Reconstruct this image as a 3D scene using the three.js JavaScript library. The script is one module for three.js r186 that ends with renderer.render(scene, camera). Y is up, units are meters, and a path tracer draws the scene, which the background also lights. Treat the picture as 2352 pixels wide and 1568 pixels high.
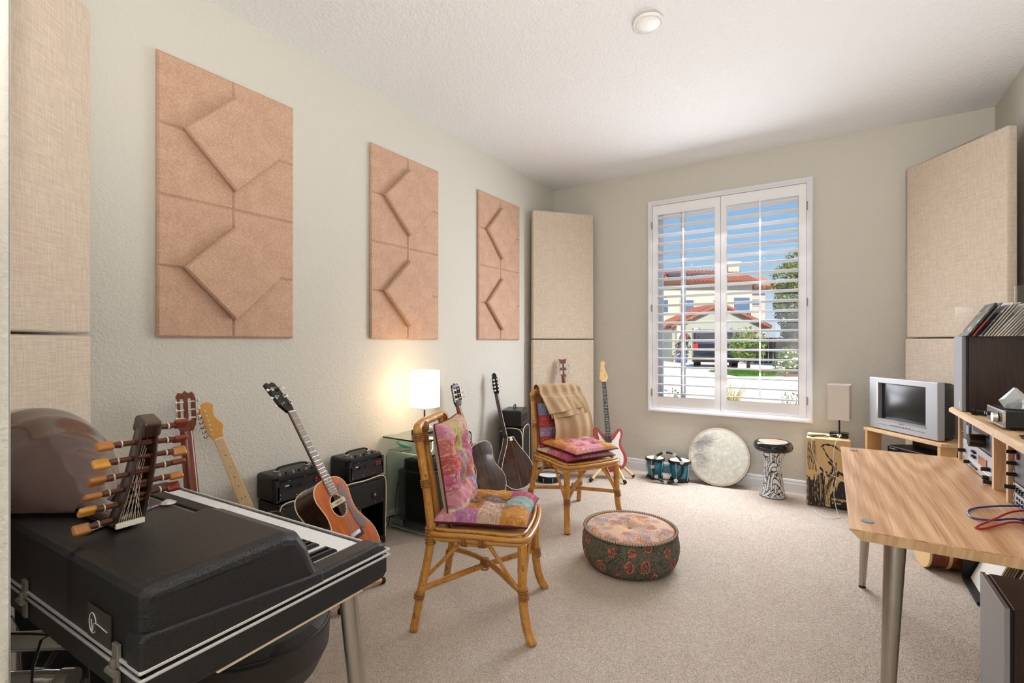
import * as THREE from 'three';
import { mergeGeometries, toCreasedNormals } from 'three/addons/utils/BufferGeometryUtils.js';
import { RoundedBoxGeometry } from 'three/addons/geometries/RoundedBoxGeometry.js';
import { ConvexGeometry } from 'three/addons/geometries/ConvexGeometry.js';
import { RectAreaLightUniformsLib } from 'three/addons/lights/RectAreaLightUniformsLib.js';
RectAreaLightUniformsLib.init();

const scene = new THREE.Scene();
const renderer = new THREE.WebGLRenderer({ antialias: true });
renderer.toneMapping = THREE.LinearToneMapping;
renderer.toneMappingExposure = 1.0;
renderer.shadowMap.enabled = true;

// ---------------------------------------------------------------- camera
const camera = new THREE.PerspectiveCamera(2 * Math.atan(784 / 1120) * 180 / Math.PI, 1.5, 0.03, 300);
camera.position.set(0, 1.33, 0);
camera.rotation.set(0, 33 * Math.PI / 180, 0);
camera.setViewOffset(2352, 1568, 0, -2, 2352, 1568);
scene.add(camera);

// ---------------------------------------------------------------- sky, sun and daylight
const SUN = new THREE.Vector3(0.45, 0.95, 0.75).normalize();
{ // clear hazy sky: pale at the horizon, deeper blue above, the same all round
  const H = 512, W = 8, d = new Float32Array(W * H * 4), tab = [[-90, 0.5, 0.5, 0.5], [-0.5, 0.6, 0.64, 0.66], [2, 0.6, 0.74, 0.86], [9, 0.34, 0.57, 0.82], [16, 0.21, 0.45, 0.77], [40, 0.12, 0.31, 0.66], [90, 0.08, 0.22, 0.55]];
  for (let j = 0; j < H; j++) { const e = (j + 0.5) / H * 180 - 90; let i = 1; while (i < tab.length - 1 && e > tab[i][0]) i++; const [e0, ...c0] = tab[i - 1], [e1, ...c1] = tab[i], k = Math.min(1, Math.max(0, (e - e0) / (e1 - e0))); for (let x = 0; x < W; x++) { const o = (j * W + x) * 4; for (let q = 0; q < 3; q++) d[o + q] = c0[q] + (c1[q] - c0[q]) * k; d[o + 3] = 1; } }
  const t = new THREE.DataTexture(d, W, H, THREE.RGBAFormat, THREE.FloatType); t.mapping = THREE.EquirectangularReflectionMapping; t.magFilter = t.minFilter = THREE.LinearFilter; t.needsUpdate = true;
  scene.background = t; scene.backgroundIntensity = 1.0;
}
const sun = new THREE.DirectionalLight(0xffeed6, 9.0);
sun.position.copy(SUN).multiplyScalar(40).add(new THREE.Vector3(0, 0, -20));
sun.target.position.set(0, 0, -20);
sun.castShadow = true;
Object.assign(sun.shadow.camera, { left: -30, right: 30, top: 30, bottom: -30, near: 1, far: 120 });
sun.shadow.mapSize.set(4096, 4096);
scene.add(sun, sun.target);

// daylight that comes in at the shuttered window, and at an unseen hall door placed behind the camera to light the room
function daylight(name, w, h, pos, look, color, intensity) {
  const l = new THREE.RectAreaLight(color, intensity, w, h);
  l.name = name; l.position.set(...pos); l.lookAt(...look);
  scene.add(l);
  return l;
}
for (let k = 0; k < 7; k++) daylight('window_daylight', 1.26, 0.27, [-0.835, 0.86 + k * 0.28, -4.885], [-0.835, 0.86 + k * 0.28 - 2.6, 0], 0xf6f8ff, 10.5);   // sky light slanting in between the louvers
daylight('unseen_hall_door_daylight', 2.6, 2.3, [0.2, 1.45, 3.42], [0.2, 1.45, 0], 0xfffaf4, 1.3);

// ---------------------------------------------------------------- helpers
const R = Math.PI / 180, V = (x, y, z) => new THREE.Vector3(x, y, z);
let seed = 7;
const rnd = () => { seed = (seed * 1664525 + 1013904223) >>> 0; return seed / 4294967296; };
const rr = (a, b) => a + (b - a) * rnd();
const used = new Map();
function numbered(n) { const k = used.get(n) ?? 0; used.set(n, k + 1); return k ? n + '_' + String(k).padStart(3, '0') : n; }
function tag(o, label, category, group, kind) {
  if (label) o.userData.label = label;
  if (category) o.userData.category = category;
  if (group) o.userData.group = group;
  if (kind) o.userData.kind = kind;
  return o;
}
function thing(name, label, category, pos = [0, 0, 0], turn = 0, group) {
  const g = new THREE.Group(); g.name = numbered(name); g.position.set(...pos); g.rotation.y = turn;
  scene.add(g);
  return tag(g, label, category, group);
}
function uvBox(g) {
  const p = g.attributes.position, n = g.attributes.normal, uv = new Float32Array(p.count * 2);
  for (let i = 0; i < p.count; i++) {
    const ax = Math.abs(n.getX(i)), ay = Math.abs(n.getY(i)), az = Math.abs(n.getZ(i));
    if (ay >= ax && ay >= az) { uv[2 * i] = p.getX(i); uv[2 * i + 1] = p.getZ(i); }
    else if (ax >= az) { uv[2 * i] = p.getZ(i); uv[2 * i + 1] = p.getY(i); }
    else { uv[2 * i] = p.getX(i); uv[2 * i + 1] = p.getY(i); }
  }
  g.setAttribute('uv', new THREE.BufferAttribute(uv, 2));
  return g;
}
function clean(g) {
  let k = g.index ? g.toNonIndexed() : g;
  for (const a of Object.keys(k.attributes)) if (!['position', 'normal', 'uv', 'color'].includes(a)) k.deleteAttribute(a);
  if (!k.attributes.normal) k.computeVertexNormals();
  if (!k.attributes.uv) uvBox(k);
  return k;
}
function join(list) { const l = list.flat(Infinity); return l.length === 1 ? l[0] : mergeGeometries(l.map(clean)); }
// one named mesh out of one or more geometries; uv in metres unless keep is set
function mesh(name, geos, mat, parent, keep) {
  const g = join([geos]);
  if (!keep) uvBox(g);
  const m = new THREE.Mesh(g, mat); m.castShadow = m.receiveShadow = true;
  if (parent) { m.name = name; parent.add(m); } else { m.name = numbered(name); scene.add(m); }
  return m;
}
function single(name, geos, mat, label, category, group, keep) { return tag(mesh(name, geos, mat, null, keep), label, category, group); }
function struct(name, geos, mat, keep) { return tag(mesh(name, geos, mat, null, keep), null, null, null, 'structure'); }
function put(g, pos, rot) { if (rot) { g.rotateX(rot[0]); g.rotateY(rot[1]); g.rotateZ(rot[2]); } if (pos) g.translate(...pos); return g; }
const box = (w, h, d, x = 0, y = 0, z = 0, rot) => put(new THREE.BoxGeometry(w, h, d), [x, y, z], rot);
const span = (x0, x1, y0, y1, z0, z1) => box(Math.abs(x1 - x0), Math.abs(y1 - y0), Math.abs(z1 - z0), (x0 + x1) / 2, (y0 + y1) / 2, (z0 + z1) / 2);
const rbox = (w, h, d, r, x = 0, y = 0, z = 0, rot, s = 3) => put(new RoundedBoxGeometry(w, h, d, s, Math.min(r, w / 2.01, h / 2.01, d / 2.01)), [x, y, z], rot);
const rspan = (x0, x1, y0, y1, z0, z1, r) => rbox(Math.abs(x1 - x0), Math.abs(y1 - y0), Math.abs(z1 - z0), r, (x0 + x1) / 2, (y0 + y1) / 2, (z0 + z1) / 2);
const cyl = (r0, r1, h, x = 0, y = 0, z = 0, rot, n = 24) => put(new THREE.CylinderGeometry(r1, r0, h, n), [x, y, z], rot);   // r0 below, r1 above
const ball = (r, x = 0, y = 0, z = 0, sx = 1, sy = 1, sz = 1, n = 16) => { const g = new THREE.SphereGeometry(r, n, Math.max(8, n * 0.7 | 0)); g.scale(sx, sy, sz); return g.translate(x, y, z); };
const ring = (rad, r, x = 0, y = 0, z = 0, rot, n = 32, m = 8) => put(new THREE.TorusGeometry(rad, r, m, n), [x, y, z], rot);
const lathe = (pts, n = 40) => new THREE.LatheGeometry(pts.map(([r, y]) => new THREE.Vector2(r, y)), n);
function bar(p, q, r0, r1 = r0, n = 12) {   // a round bar from p to q
  const a = V(...p), b = V(...q), d = b.clone().sub(a), g = new THREE.CylinderGeometry(r1, r0, d.length(), n);
  g.applyQuaternion(new THREE.Quaternion().setFromUnitVectors(V(0, 1, 0), d.clone().normalize()));
  return g.translate(...a.add(b).multiplyScalar(0.5).toArray());
}
const tube = (pts, r, seg = 40, n = 8, closed = false) => new THREE.TubeGeometry(new THREE.CatmullRomCurve3(pts.map((p) => V(...p)), closed, 'centripetal'), seg, r, n, closed);
function shapeOf(pts, smooth) {
  const s = new THREE.Shape();
  if (smooth) { const c = new THREE.SplineCurve([...pts, pts[0]].map(([x, y]) => new THREE.Vector2(x, y))).getPoints(pts.length * 8); s.setFromPoints(c); }
  else s.setFromPoints(pts.map(([x, y]) => new THREE.Vector2(x, y)));
  return s;
}
// outline in x, y pushed out along z from 0 to depth, edges bevelled inside those limits
function slab(pts, depth, bevel = 0.002, smooth = false, holes = [], seg = 2) {
  const s = Array.isArray(pts) ? shapeOf(pts, smooth) : pts;
  for (const h of holes) s.holes.push(h);
  const g = new THREE.ExtrudeGeometry(s, { depth: depth - 2 * bevel, bevelEnabled: bevel > 0, bevelThickness: bevel, bevelSize: bevel, bevelOffset: -bevel, bevelSegments: seg, curveSegments: 16 });
  return g.translate(0, 0, bevel);
}
// a sweep of a circle whose radius changes along the path: rad(t) with t from 0 to 1
function sweep(pts, rad, seg = 24, n = 10, flat = 1) {
  const c = new THREE.CatmullRomCurve3(pts.map((p) => V(...p)), false, 'centripetal'), f = c.computeFrenetFrames(seg, false);
  const pos = [], uv = [], idx = [];
  for (let i = 0; i <= seg; i++) {
    const t = i / seg, p = c.getPointAt(t), r = rad(t);
    for (let j = 0; j <= n; j++) {
      const a = j / n * 2 * Math.PI, o = f.normals[i].clone().multiplyScalar(Math.cos(a) * r).addScaledVector(f.binormals[i], Math.sin(a) * r * flat);
      pos.push(p.x + o.x, p.y + o.y, p.z + o.z); uv.push(j / n, t);
    }
  }
  for (let i = 0; i < seg; i++) for (let j = 0; j < n; j++) { const a = i * (n + 1) + j, b = a + n + 1; idx.push(a, a + 1, b, b, a + 1, b + 1); }
  for (const [i, s] of [[0, 1], [seg, -1]]) {
    const p = c.getPointAt(i / seg), k = pos.length / 3; pos.push(p.x, p.y, p.z); uv.push(0.5, i / seg);
    for (let j = 0; j < n; j++) { const a = i * (n + 1) + j; s > 0 ? idx.push(k, a + 1, a) : idx.push(k, a, a + 1); }
  }
  const g = new THREE.BufferGeometry();
  g.setAttribute('position', new THREE.Float32BufferAttribute(pos, 3)); g.setAttribute('uv', new THREE.Float32BufferAttribute(uv, 2)); g.setIndex(idx);
  g.computeVertexNormals();
  return g;
}
// a closed surface over a grid u, v in 0..1
function grid(f, nu, nv, uvf) {
  const pos = [], uv = [], idx = [];
  for (let i = 0; i <= nu; i++) for (let j = 0; j <= nv; j++) { const u = i / nu, v = j / nv; pos.push(...f(u, v)); uv.push(...(uvf ? uvf(u, v) : [u, v])); }
  for (let i = 0; i < nu; i++) for (let j = 0; j < nv; j++) { const a = i * (nv + 1) + j, b = a + nv + 1; idx.push(a, b, a + 1, b, b + 1, a + 1); }
  const g = new THREE.BufferGeometry();
  g.setAttribute('position', new THREE.Float32BufferAttribute(pos, 3)); g.setAttribute('uv', new THREE.Float32BufferAttribute(uv, 2)); g.setIndex(idx);
  g.computeVertexNormals();
  return g;
}
// turns a group so that its y runs along up and its z along front
function stand(g, at, up, front) {
  const y = V(...up).normalize(), z = V(...front), x = y.clone().cross(z).normalize(); z.copy(x).cross(y);
  g.quaternion.setFromRotationMatrix(new THREE.Matrix4().makeBasis(x, y, z)); g.position.set(...at);
  return g;
}

// ---------------------------------------------------------------- textures
function hash(x, y, s) { let h = Math.imul(x, 374761393) ^ Math.imul(y, 668265263) ^ Math.imul(s, 2147483647 ^ 0x5bd1e995); h = Math.imul(h ^ (h >>> 13), 1274126177); return ((h ^ (h >>> 16)) >>> 0) / 4294967296; }
function vnoise(x, y, px, py, s) {   // value noise that repeats after px, py cells
  const x0 = Math.floor(x), y0 = Math.floor(y), m = (a, b) => ((a % b) + b) % b;
  let fx = x - x0, fy = y - y0; fx = fx * fx * (3 - 2 * fx); fy = fy * fy * (3 - 2 * fy);
  const a = m(x0, px), b = m(x0 + 1, px), c = m(y0, py), d = m(y0 + 1, py);
  return (hash(a, c, s) * (1 - fx) + hash(b, c, s) * fx) * (1 - fy) + (hash(a, d, s) * (1 - fx) + hash(b, d, s) * fx) * fy;
}
function fbm(u, v, px, py, s, oct = 4, gain = 0.5) { let a = 0, w = 1, t = 0; for (let i = 0; i < oct; i++) { a += w * vnoise(u * px, v * py, px, py, s + i * 17); t += w; w *= gain; px *= 2; py *= 2; } return a / t; }
function dataTex(w, h, f, tile, color = true) {   // f(u, v) -> [r, g, b] in 0..255 or one number; tile = size in metres of one repeat
  const d = new Uint8Array(w * h * 4);
  for (let j = 0; j < h; j++) for (let i = 0; i < w; i++) {
    const c = f(i / w, j / h), k = (j * w + i) * 4;
    if (typeof c === 'number') d[k] = d[k + 1] = d[k + 2] = Math.max(0, Math.min(255, c)); else for (let q = 0; q < 3; q++) d[k + q] = Math.max(0, Math.min(255, c[q]));
    d[k + 3] = 255;
  }
  const t = new THREE.DataTexture(d, w, h);
  t.wrapS = t.wrapT = THREE.RepeatWrapping; t.magFilter = THREE.LinearFilter; t.minFilter = THREE.LinearMipmapLinearFilter; t.generateMipmaps = true;
  if (color) t.colorSpace = THREE.SRGBColorSpace;
  if (tile) t.repeat.set(1 / (tile[0] ?? tile), 1 / (tile[1] ?? tile));
  t.needsUpdate = true;
  return t;
}
function canvasTex(w, h, draw) {
  const c = document.createElement('canvas'); c.width = w; c.height = h;
  draw(c.getContext('2d'), w, h);
  const t = new THREE.CanvasTexture(c); t.colorSpace = THREE.SRGBColorSpace; t.wrapS = t.wrapT = THREE.RepeatWrapping;
  return t;
}
const mat = (color, roughness = 0.6, o = {}) => new THREE.MeshPhysicalMaterial({ color, roughness, ...o });
const mix3 = (a, b, t) => a.map((x, i) => x + (b[i] - x) * t);

const T = {};
T.peel = dataTex(1024, 1024, (u, v) => { const a = fbm(u, v, 70, 70, 3, 3, 0.55), b = fbm(u, v, 24, 24, 9, 2); return 255 * Math.min(1, Math.max(0, (a * 0.75 + b * 0.25 - 0.32) * 2.6)); }, 0.62, false);
T.knock = dataTex(1024, 1024, (u, v) => { const a = fbm(u, v, 80, 80, 31, 3, 0.6); return 255 * Math.min(1, Math.max(0, (a - 0.38) * 3.2)); }, 1.0, false);
const tuft = (u, v) => { const a = Math.abs(fbm(u, v, 46, 46, 51, 2, 0.5) - 0.5), m = fbm(u, v, 60, 60, 67, 2), g = fbm(u, v, 230, 230, 77, 2, 0.7); return Math.min(1, Math.max(0, 0.35 + 0.5 * g + Math.min(0.42, a * 5.2) * (m > 0.4 ? 1 : 0.6) + (m > 0.47 ? 0 : 0.22) - 0.12)); };   // pile with thin dark cracks between tufts
T.carpetBump = dataTex(1024, 1024, (u, v) => 255 * tuft(u, v), 0.5, false);
T.carpet = dataTex(1024, 1024, (u, v) => {   // fibre flecks and the faint mottling of the dye
  const f = fbm(u, v, 300, 300, 177, 2, 0.7), b = fbm(u, v, 6, 6, 83, 3);
  return mix3(mix3([182, 166, 151], [192, 178, 164], b), mix3([221, 207, 193], [222, 212, 199], b), Math.min(1, Math.max(0, (f - 0.5) * 1.5 + 0.5)));
}, 0.75);
T.linen = dataTex(1024, 1024, (u, v) => {
  const wx = 0.5 + 0.5 * Math.sin(u * 2 * Math.PI * 150), wy = 0.5 + 0.5 * Math.sin(v * 2 * Math.PI * 150);
  const sx = fbm(u, v, 8, 150, 5, 2), sy = fbm(u, v, 150, 8, 15, 2), k = 0.42 * Math.max(wx, wy) + 0.62 * (sx + sy) - 0.3;
  return mix3([190, 173, 152], [226, 212, 193], Math.min(1, Math.max(0, k)));
}, 0.4);
T.linenBump = dataTex(1024, 1024, (u, v) => 255 * (0.35 * Math.abs(Math.sin(u * Math.PI * 150)) + 0.35 * Math.abs(Math.sin(v * Math.PI * 150)) + 0.3 * fbm(u, v, 150, 150, 8, 1)), 0.4, false);
T.mdf = dataTex(512, 512, (u, v) => { const a = fbm(u, v, 90, 90, 4, 3, 0.7), b = fbm(u, v, 6, 6, 24, 3); return mix3([182, 145, 121], [211, 176, 151], Math.min(1, Math.max(0, (a - 0.5) * 1.9 + 0.5 + (b - 0.5) * 0.5))); }, 0.35);
T.tolex = dataTex(512, 512, (u, v) => { const a = Math.abs(fbm(u, v, 60, 60, 41, 2) - 0.5) * 2; return 255 * Math.min(1, a * 2.4); }, 0.1, false);
T.grille = dataTex(256, 256, (u, v) => 255 * (0.5 + 0.5 * Math.sin(u * 2 * Math.PI * 40)) * (0.5 + 0.5 * Math.sin(v * 2 * Math.PI * 40)), 0.12, false);
T.desk = dataTex(1024, 2048, (u, v) => {   // long grain along v, with cathedral arches
  const w = fbm(u, v, 3, 2, 12, 3) * 1.2, x = (u - 0.5) * 1.4 + (fbm(u, v, 2, 1, 92, 2) - 0.5) * 0.5;
  const arch = Math.sqrt(x * x + 0.012) * 26 + v * 7 + w * 5, g = 0.5 + 0.5 * Math.sin(arch * 2.2);
  const fine = fbm(u, v, 360, 10, 44, 2, 0.7), mid = fbm(u, v, 46, 3, 46, 4, 0.6);
  return mix3([178, 126, 82], [233, 194, 150], Math.min(1, Math.max(0, 0.42 * g + 0.75 * fine + 0.7 * mid - 0.42)));
}, [0.9, 1.8]);
const grain = (lo, hi, s, tile, fu = 60, fv = 4) => dataTex(512, 512, (u, v) => { const a = fbm(u + 0.02 * Math.sin(v * 2 * Math.PI), v, fu, fv, s, 4, 0.6), b = fbm(u, v, 8, 2, s + 5, 3); return mix3(lo, hi, Math.min(1, Math.max(0, (a - 0.5) * 1.8 + 0.5 + (b - 0.5) * 0.8))); }, tile);
T.oak = grain([203, 163, 116], [226, 191, 148], 71, 0.5);
T.mahogany = grain([92, 40, 20], [138, 66, 34], 81, 0.3);
T.walnut = grain([44, 26, 18], [74, 46, 32], 86, 0.35);
T.wenge = grain([42, 25, 21], [66, 42, 35], 88, 0.4, 90, 3);
T.bamboo = dataTex(512, 512, (u, v) => { const a = fbm(u, v, 50, 5, 101, 3), b = fbm(u, v, 9, 9, 107, 4); const c = mix3([178, 118, 44], [216, 162, 82], Math.min(1, Math.max(0, a * 0.9 + (b - 0.5) * 1.1 + 0.05))); const k = Math.max(0, fbm(u, v, 26, 14, 111, 2) - 0.68) * 3; return mix3(c, [104, 60, 24], Math.min(0.8, k)); }, 0.25);
T.spruce = dataTex(512, 512, (u, v) => { const a = fbm(u, v, 110, 3, 121, 3), b = fbm(u, v, 14, 5, 127, 4); return mix3([176, 84, 38], [218, 126, 66], Math.min(1, Math.max(0, a * 0.6 + b * 0.9 - 0.25))); }, 0.35);
T.brushed = dataTex(512, 512, (u, v) => 255 * fbm(u, v, 4, 200, 141, 2), 0.3, false);
T.fabricNoise = dataTex(512, 512, (u, v) => 255 * fbm(u, v, 120, 120, 151, 2), 0.3, false);

const M = {
  wall: mat(0xd2cfc5, 0.9, { bumpMap: T.peel, bumpScale: 0.0012 }),
  ceiling: mat(0xecedee, 0.95, { bumpMap: T.knock, bumpScale: 0.0016 }),
  carpet: mat(0xffffff, 1, { map: T.carpet, bumpMap: T.carpetBump, bumpScale: 0.009 }),
  trim: mat(0xe4e5e8, 0.45), shutter: mat(0xf3f4f6, 0.4),
  linen: mat(0xffffff, 0.95, { map: T.linen, bumpMap: T.linenBump, bumpScale: 0.0006 }),
  mdf: mat(0xffffff, 0.8, { map: T.mdf }),
  tolex: mat(0x0e0e0f, 0.32, { bumpMap: T.tolex, bumpScale: 0.00035 }),
  tolexBrown: mat(0x2a2422, 0.5, { bumpMap: T.tolex, bumpScale: 0.0006 }),
  black: mat(0x0d0d0e, 0.5), blackGloss: mat(0x0a0a0b, 0.18), rubber: mat(0x121213, 0.8), darkGrey: mat(0x2b2c2f, 0.5),
  grille: mat(0x0c0c0d, 0.9, { bumpMap: T.grille, bumpScale: 0.001 }),
  chrome: mat(0xd9d9da, 0.14, { metalness: 1 }), nickel: mat(0xbdbcb9, 0.28, { metalness: 1 }), steel: mat(0xb5afa6, 0.3, { metalness: 1, bumpMap: T.brushed, bumpScale: 0.00005 }),
  brass: mat(0xb8975a, 0.35, { metalness: 1 }), tarnish: mat(0x9a968a, 0.5, { metalness: 0.8 }),
  white: mat(0xe8e8e6, 0.5), ivory: mat(0xe9e4d4, 0.35), keyWhite: mat(0xe6e8ea, 0.22), keyBlack: mat(0x0b0b0c, 0.2), cream: mat(0xe6d9b8, 0.5),
  desk: mat(0xffffff, 0.42, { map: T.desk }), oak: mat(0xffffff, 0.5, { map: T.oak }), oakEdge: mat(0xd9ad76, 0.5), oakPale: mat(0xe9c692, 0.5),
  mahogany: mat(0xffffff, 0.28, { map: T.mahogany, clearcoat: 0.5, clearcoatRoughness: 0.1 }),
  walnut: mat(0xffffff, 0.25, { map: T.walnut, clearcoat: 0.6, clearcoatRoughness: 0.08 }),
  wenge: mat(0xffffff, 0.4, { map: T.wenge }), bamboo: mat(0xffffff, 0.35, { map: T.bamboo, clearcoat: 0.25, clearcoatRoughness: 0.25 }), binding: mat(0x9a6233, 0.55),
  spruce: mat(0xffffff, 0.55, { map: T.spruce, specularIntensity: 0.5 }),
  maple: mat(0xd99a3c, 0.3, { clearcoat: 0.4 }), mapleLight: mat(0xe0b878, 0.35, { clearcoat: 0.3 }), rosewood: mat(0x3a231b, 0.5), rosewoodLight: mat(0x8d7568, 0.5), ebony: mat(0x16110f, 0.4),
  oud: mat(0x4a3028, 0.22, { clearcoat: 0.8, clearcoatRoughness: 0.1 }),
  peg: mat(0xb0702f, 0.35, { clearcoat: 0.3 }), pegDark: mat(0x5a2f1d, 0.4), pegRed: mat(0x7a2f1a, 0.3),
  glass: mat(0xffffff, 0.02, { transmission: 1, thickness: 0, ior: 1.5 }),
  tableGlass: mat(0xf0fbf7, 0.03, { transmission: 1, thickness: 0.01, ior: 1.5, attenuationColor: new THREE.Color(0x7fc9b4), attenuationDistance: 0.4 }),
  acrylic: mat(0xffffff, 0.05, { transmission: 1, thickness: 0.003, ior: 1.49 }),
  string: mat(0xc9c9c6, 0.3, { metalness: 0.9 }), silver: mat(0xa9abb0, 0.45, { metalness: 0.35 }), alloy: mat(0xdedede, 0.35, { metalness: 0.5 }), greyCloth: mat(0x85868c, 0.7), red: mat(0xa01f1f, 0.4), grey: mat(0x86888c, 0.5),
};
// ---------------------------------------------------------------- the room: left wall x = -2.665, far wall z = -4.995, right wall x = 1.036
const LX = -2.665, FZ = -4.995, RX = 1.036, CY = 3.08, NZ = -0.21;
struct('floor', [span(-3.2, 2.9, -0.12, 0, FZ - 0.14, 3.6)], M.carpet);
struct('ceiling', [span(-3.2, 2.9, CY, CY + 0.12, FZ - 0.14, 3.6)], M.ceiling);
struct('wall_left', [span(LX - 0.14, LX, 0, CY, FZ - 0.14, 3.6)], M.wall);
const WX0 = -1.505, WX1 = -0.172, WY0 = 0.69, WY1 = 2.708;
struct('wall_far', [span(LX, WX0, 0, CY, FZ - 0.14, FZ), span(WX1, RX + 0.14, 0, CY, FZ - 0.14, FZ), span(WX0, WX1, 0, WY0, FZ - 0.14, FZ), span(WX0, WX1, WY1, CY, FZ - 0.14, FZ)], M.wall);
struct('wall_right', [span(RX, RX + 0.14, 0, CY, FZ, -0.06), span(RX + 0.14, 2.3, 0, CY, NZ, -0.06)], M.wall);
struct('wall_near', [rspan(LX, -1.05, 0, CY, NZ, -0.07, 0.012)], M.wall);
struct('wall_hall', [span(2.3, 2.44, 0, CY, NZ, 3.6), span(LX, -1.25, 0, CY, 3.46, 3.6), span(1.65, 2.3, 0, CY, 3.46, 3.6), span(-1.25, 1.65, 2.65, CY, 3.46, 3.6)], M.wall);
{ // unseen glazed hall door placed to light the room; roof added to block sun
  const d = new THREE.Group(); d.name = 'door_1'; d.userData.kind = 'structure'; scene.add(d);
  mesh('door_frame', [span(-1.25, -1.17, 0, 2.65, 3.47, 3.55), span(1.57, 1.65, 0, 2.65, 3.47, 3.55), span(0.16, 0.24, 0, 2.65, 3.47, 3.55), span(-1.25, 1.65, 2.57, 2.65, 3.47, 3.55), span(-1.25, 1.65, 0, 0.08, 3.47, 3.55)], M.trim, d);
  for (const x of [-1.17, 0.24]) mesh('pane', [span(x, x + 1.33, 0.08, 2.57, 3.505, 3.511)], M.glass, d);
  struct('added_sun_block_roof', [span(-4, 4, 3.2, 3.3, 3.6, 8.2)], M.trim);  // added out of view to keep sun off the hall door
}
const baseProfile = [[0, 0], [0.014, 0], [0.014, 0.075], [0.011, 0.085], [0.011, 0.1], [0.006, 0.112], [0, 0.115]];
function baseboard(name, len, pos, turn) { const b = struct(name, [slab(baseProfile, len, 0)], M.trim); b.position.set(...pos); b.rotation.y = turn; return b; }
baseboard('baseboard_left', 4.78, [LX, 0, FZ], 0);
baseboard('baseboard_far', 3.7, [RX, 0, FZ], -Math.PI / 2);
baseboard('baseboard_right', 4.8, [RX, 0, -0.2], Math.PI);

// ---------------------------------------------------------------- window with plantation shutters
{
  const w = new THREE.Group(); w.name = 'window_1'; w.userData.kind = 'structure'; w.userData.label = 'white framed window with a pair of open plantation shutters'; scene.add(w);
  const X0 = -1.560, X1 = -0.115, Y0 = 0.628, Y1 = 2.768, Zf = FZ + 0.035;
  const frame = (x0, x1, y0, y1, t, z0, z1) => [span(x0, x0 + t, y0, y1, z0, z1), span(x1 - t, x1, y0, y1, z0, z1), span(x0 + t, x1 - t, y0, y0 + t, z0, z1), span(x0 + t, x1 - t, y1 - t, y1, z0, z1)];
  mesh('shutter_frame', [frame(X0, X1, Y0, Y1, 0.045, FZ, Zf), frame(X0 + 0.008, X1 - 0.008, Y0 + 0.008, Y1 - 0.008, 0.018, Zf - 0.002, Zf + 0.008), frame(X0 + 0.028, X1 - 0.028, Y0 + 0.028, Y1 - 0.028, 0.03, FZ - 0.13, FZ + 0.002)], M.trim, w);
  mesh('sash_frame', [frame(WX0, WX1, WY0, WY1, 0.06, FZ - 0.139, FZ - 0.1), span(-1.262, -1.222, WY0 + 0.06, WY1 - 0.06, FZ - 0.139, FZ - 0.1)], M.trim, w);
  mesh('pane', [span(WX0 + 0.06, -1.262, WY0 + 0.06, WY1 - 0.06, FZ - 0.122, FZ - 0.118)], M.glass, w);
  mesh('pane', [span(-1.222, WX1 - 0.06, WY0 + 0.06, WY1 - 0.06, FZ - 0.122, FZ - 0.118)], M.glass, w);
  const mid = -0.862, lo = 0.815, hi = 2.59, zc = FZ + 0.008;
  const lg = (len) => { const s = new THREE.Shape(); s.absellipse(0, 0, 0.0445, 0.0056, 0, 2 * Math.PI); return new THREE.ExtrudeGeometry(s, { depth: len, bevelEnabled: false, curveSegments: 8 }).rotateY(Math.PI / 2); };
  for (const [a, b, sa, sb] of [[X0 + 0.047, mid - 0.0015, 0.052, 0.052], [mid + 0.0015, X1 - 0.047, 0.052, 0.06]]) {
    const p = mesh('shutter_panel', [rspan(a, a + sa, Y0 + 0.047, Y1 - 0.047, zc - 0.014, zc + 0.014, 0.003), rspan(b - sb, b, Y0 + 0.047, Y1 - 0.047, zc - 0.014, zc + 0.014, 0.003), rspan(a + sa - 0.002, b - sb + 0.002, Y0 + 0.047, lo - 0.034, zc - 0.013, zc + 0.013, 0.003), rspan(a + sa - 0.002, b - sb + 0.002, hi + 0.034, Y1 - 0.047, zc - 0.013, zc + 0.013, 0.003)], M.shutter, w);
    const g = uvBox(clean(lg(b - a - sa - sb - 0.004)));
    for (let k = 0; k < 21; k++) {
      const m = new THREE.Mesh(g, M.shutter); m.name = 'louver'; m.castShadow = m.receiveShadow = true; m.rotation.x = -0.2;
      m.position.set(a + sa + 0.002, lo + (hi - lo) * k / 20, zc - 0.004); p.add(m);
    }
    const tx = (a + b) / 2 - 0.012;
    mesh('tilt_rod', [rspan(tx - 0.006, tx + 0.006, lo + 0.02, hi + 0.05, zc + 0.042, zc + 0.054, 0.002)], M.shutter, p);
    const hx = a < -1 ? a - 0.006 : b + 0.006;
    for (const y of [0.82, 1.68, 2.52]) mesh('hinge', [span(hx - 0.005, hx + 0.005, y - 0.035, y + 0.035, zc + 0.02, zc + 0.028), cyl(0.003, 0.003, 0.075, hx, y, zc + 0.029)], M.tarnish, p);
  }
}

// ---------------------------------------------------------------- ceiling light
{
  const t = thing('ceiling_light', 'round white disc light set flush in the ceiling', 'ceiling light', [-0.826, CY, -2.63]);
  mesh('trim_ring', [lathe([[0.066, -0.004], [0.07, -0.02], [0.077, -0.018], [0.081, -0.01], [0.081, -0.003], [0.07, -0.001]], 48)], M.white, t);
  mesh('diffuser', [lathe([[0, -0.026], [0.04, -0.026], [0.066, -0.022], [0.07, -0.006]], 48)], mat(0xf4f3f1, 0.4), t);
}

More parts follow.
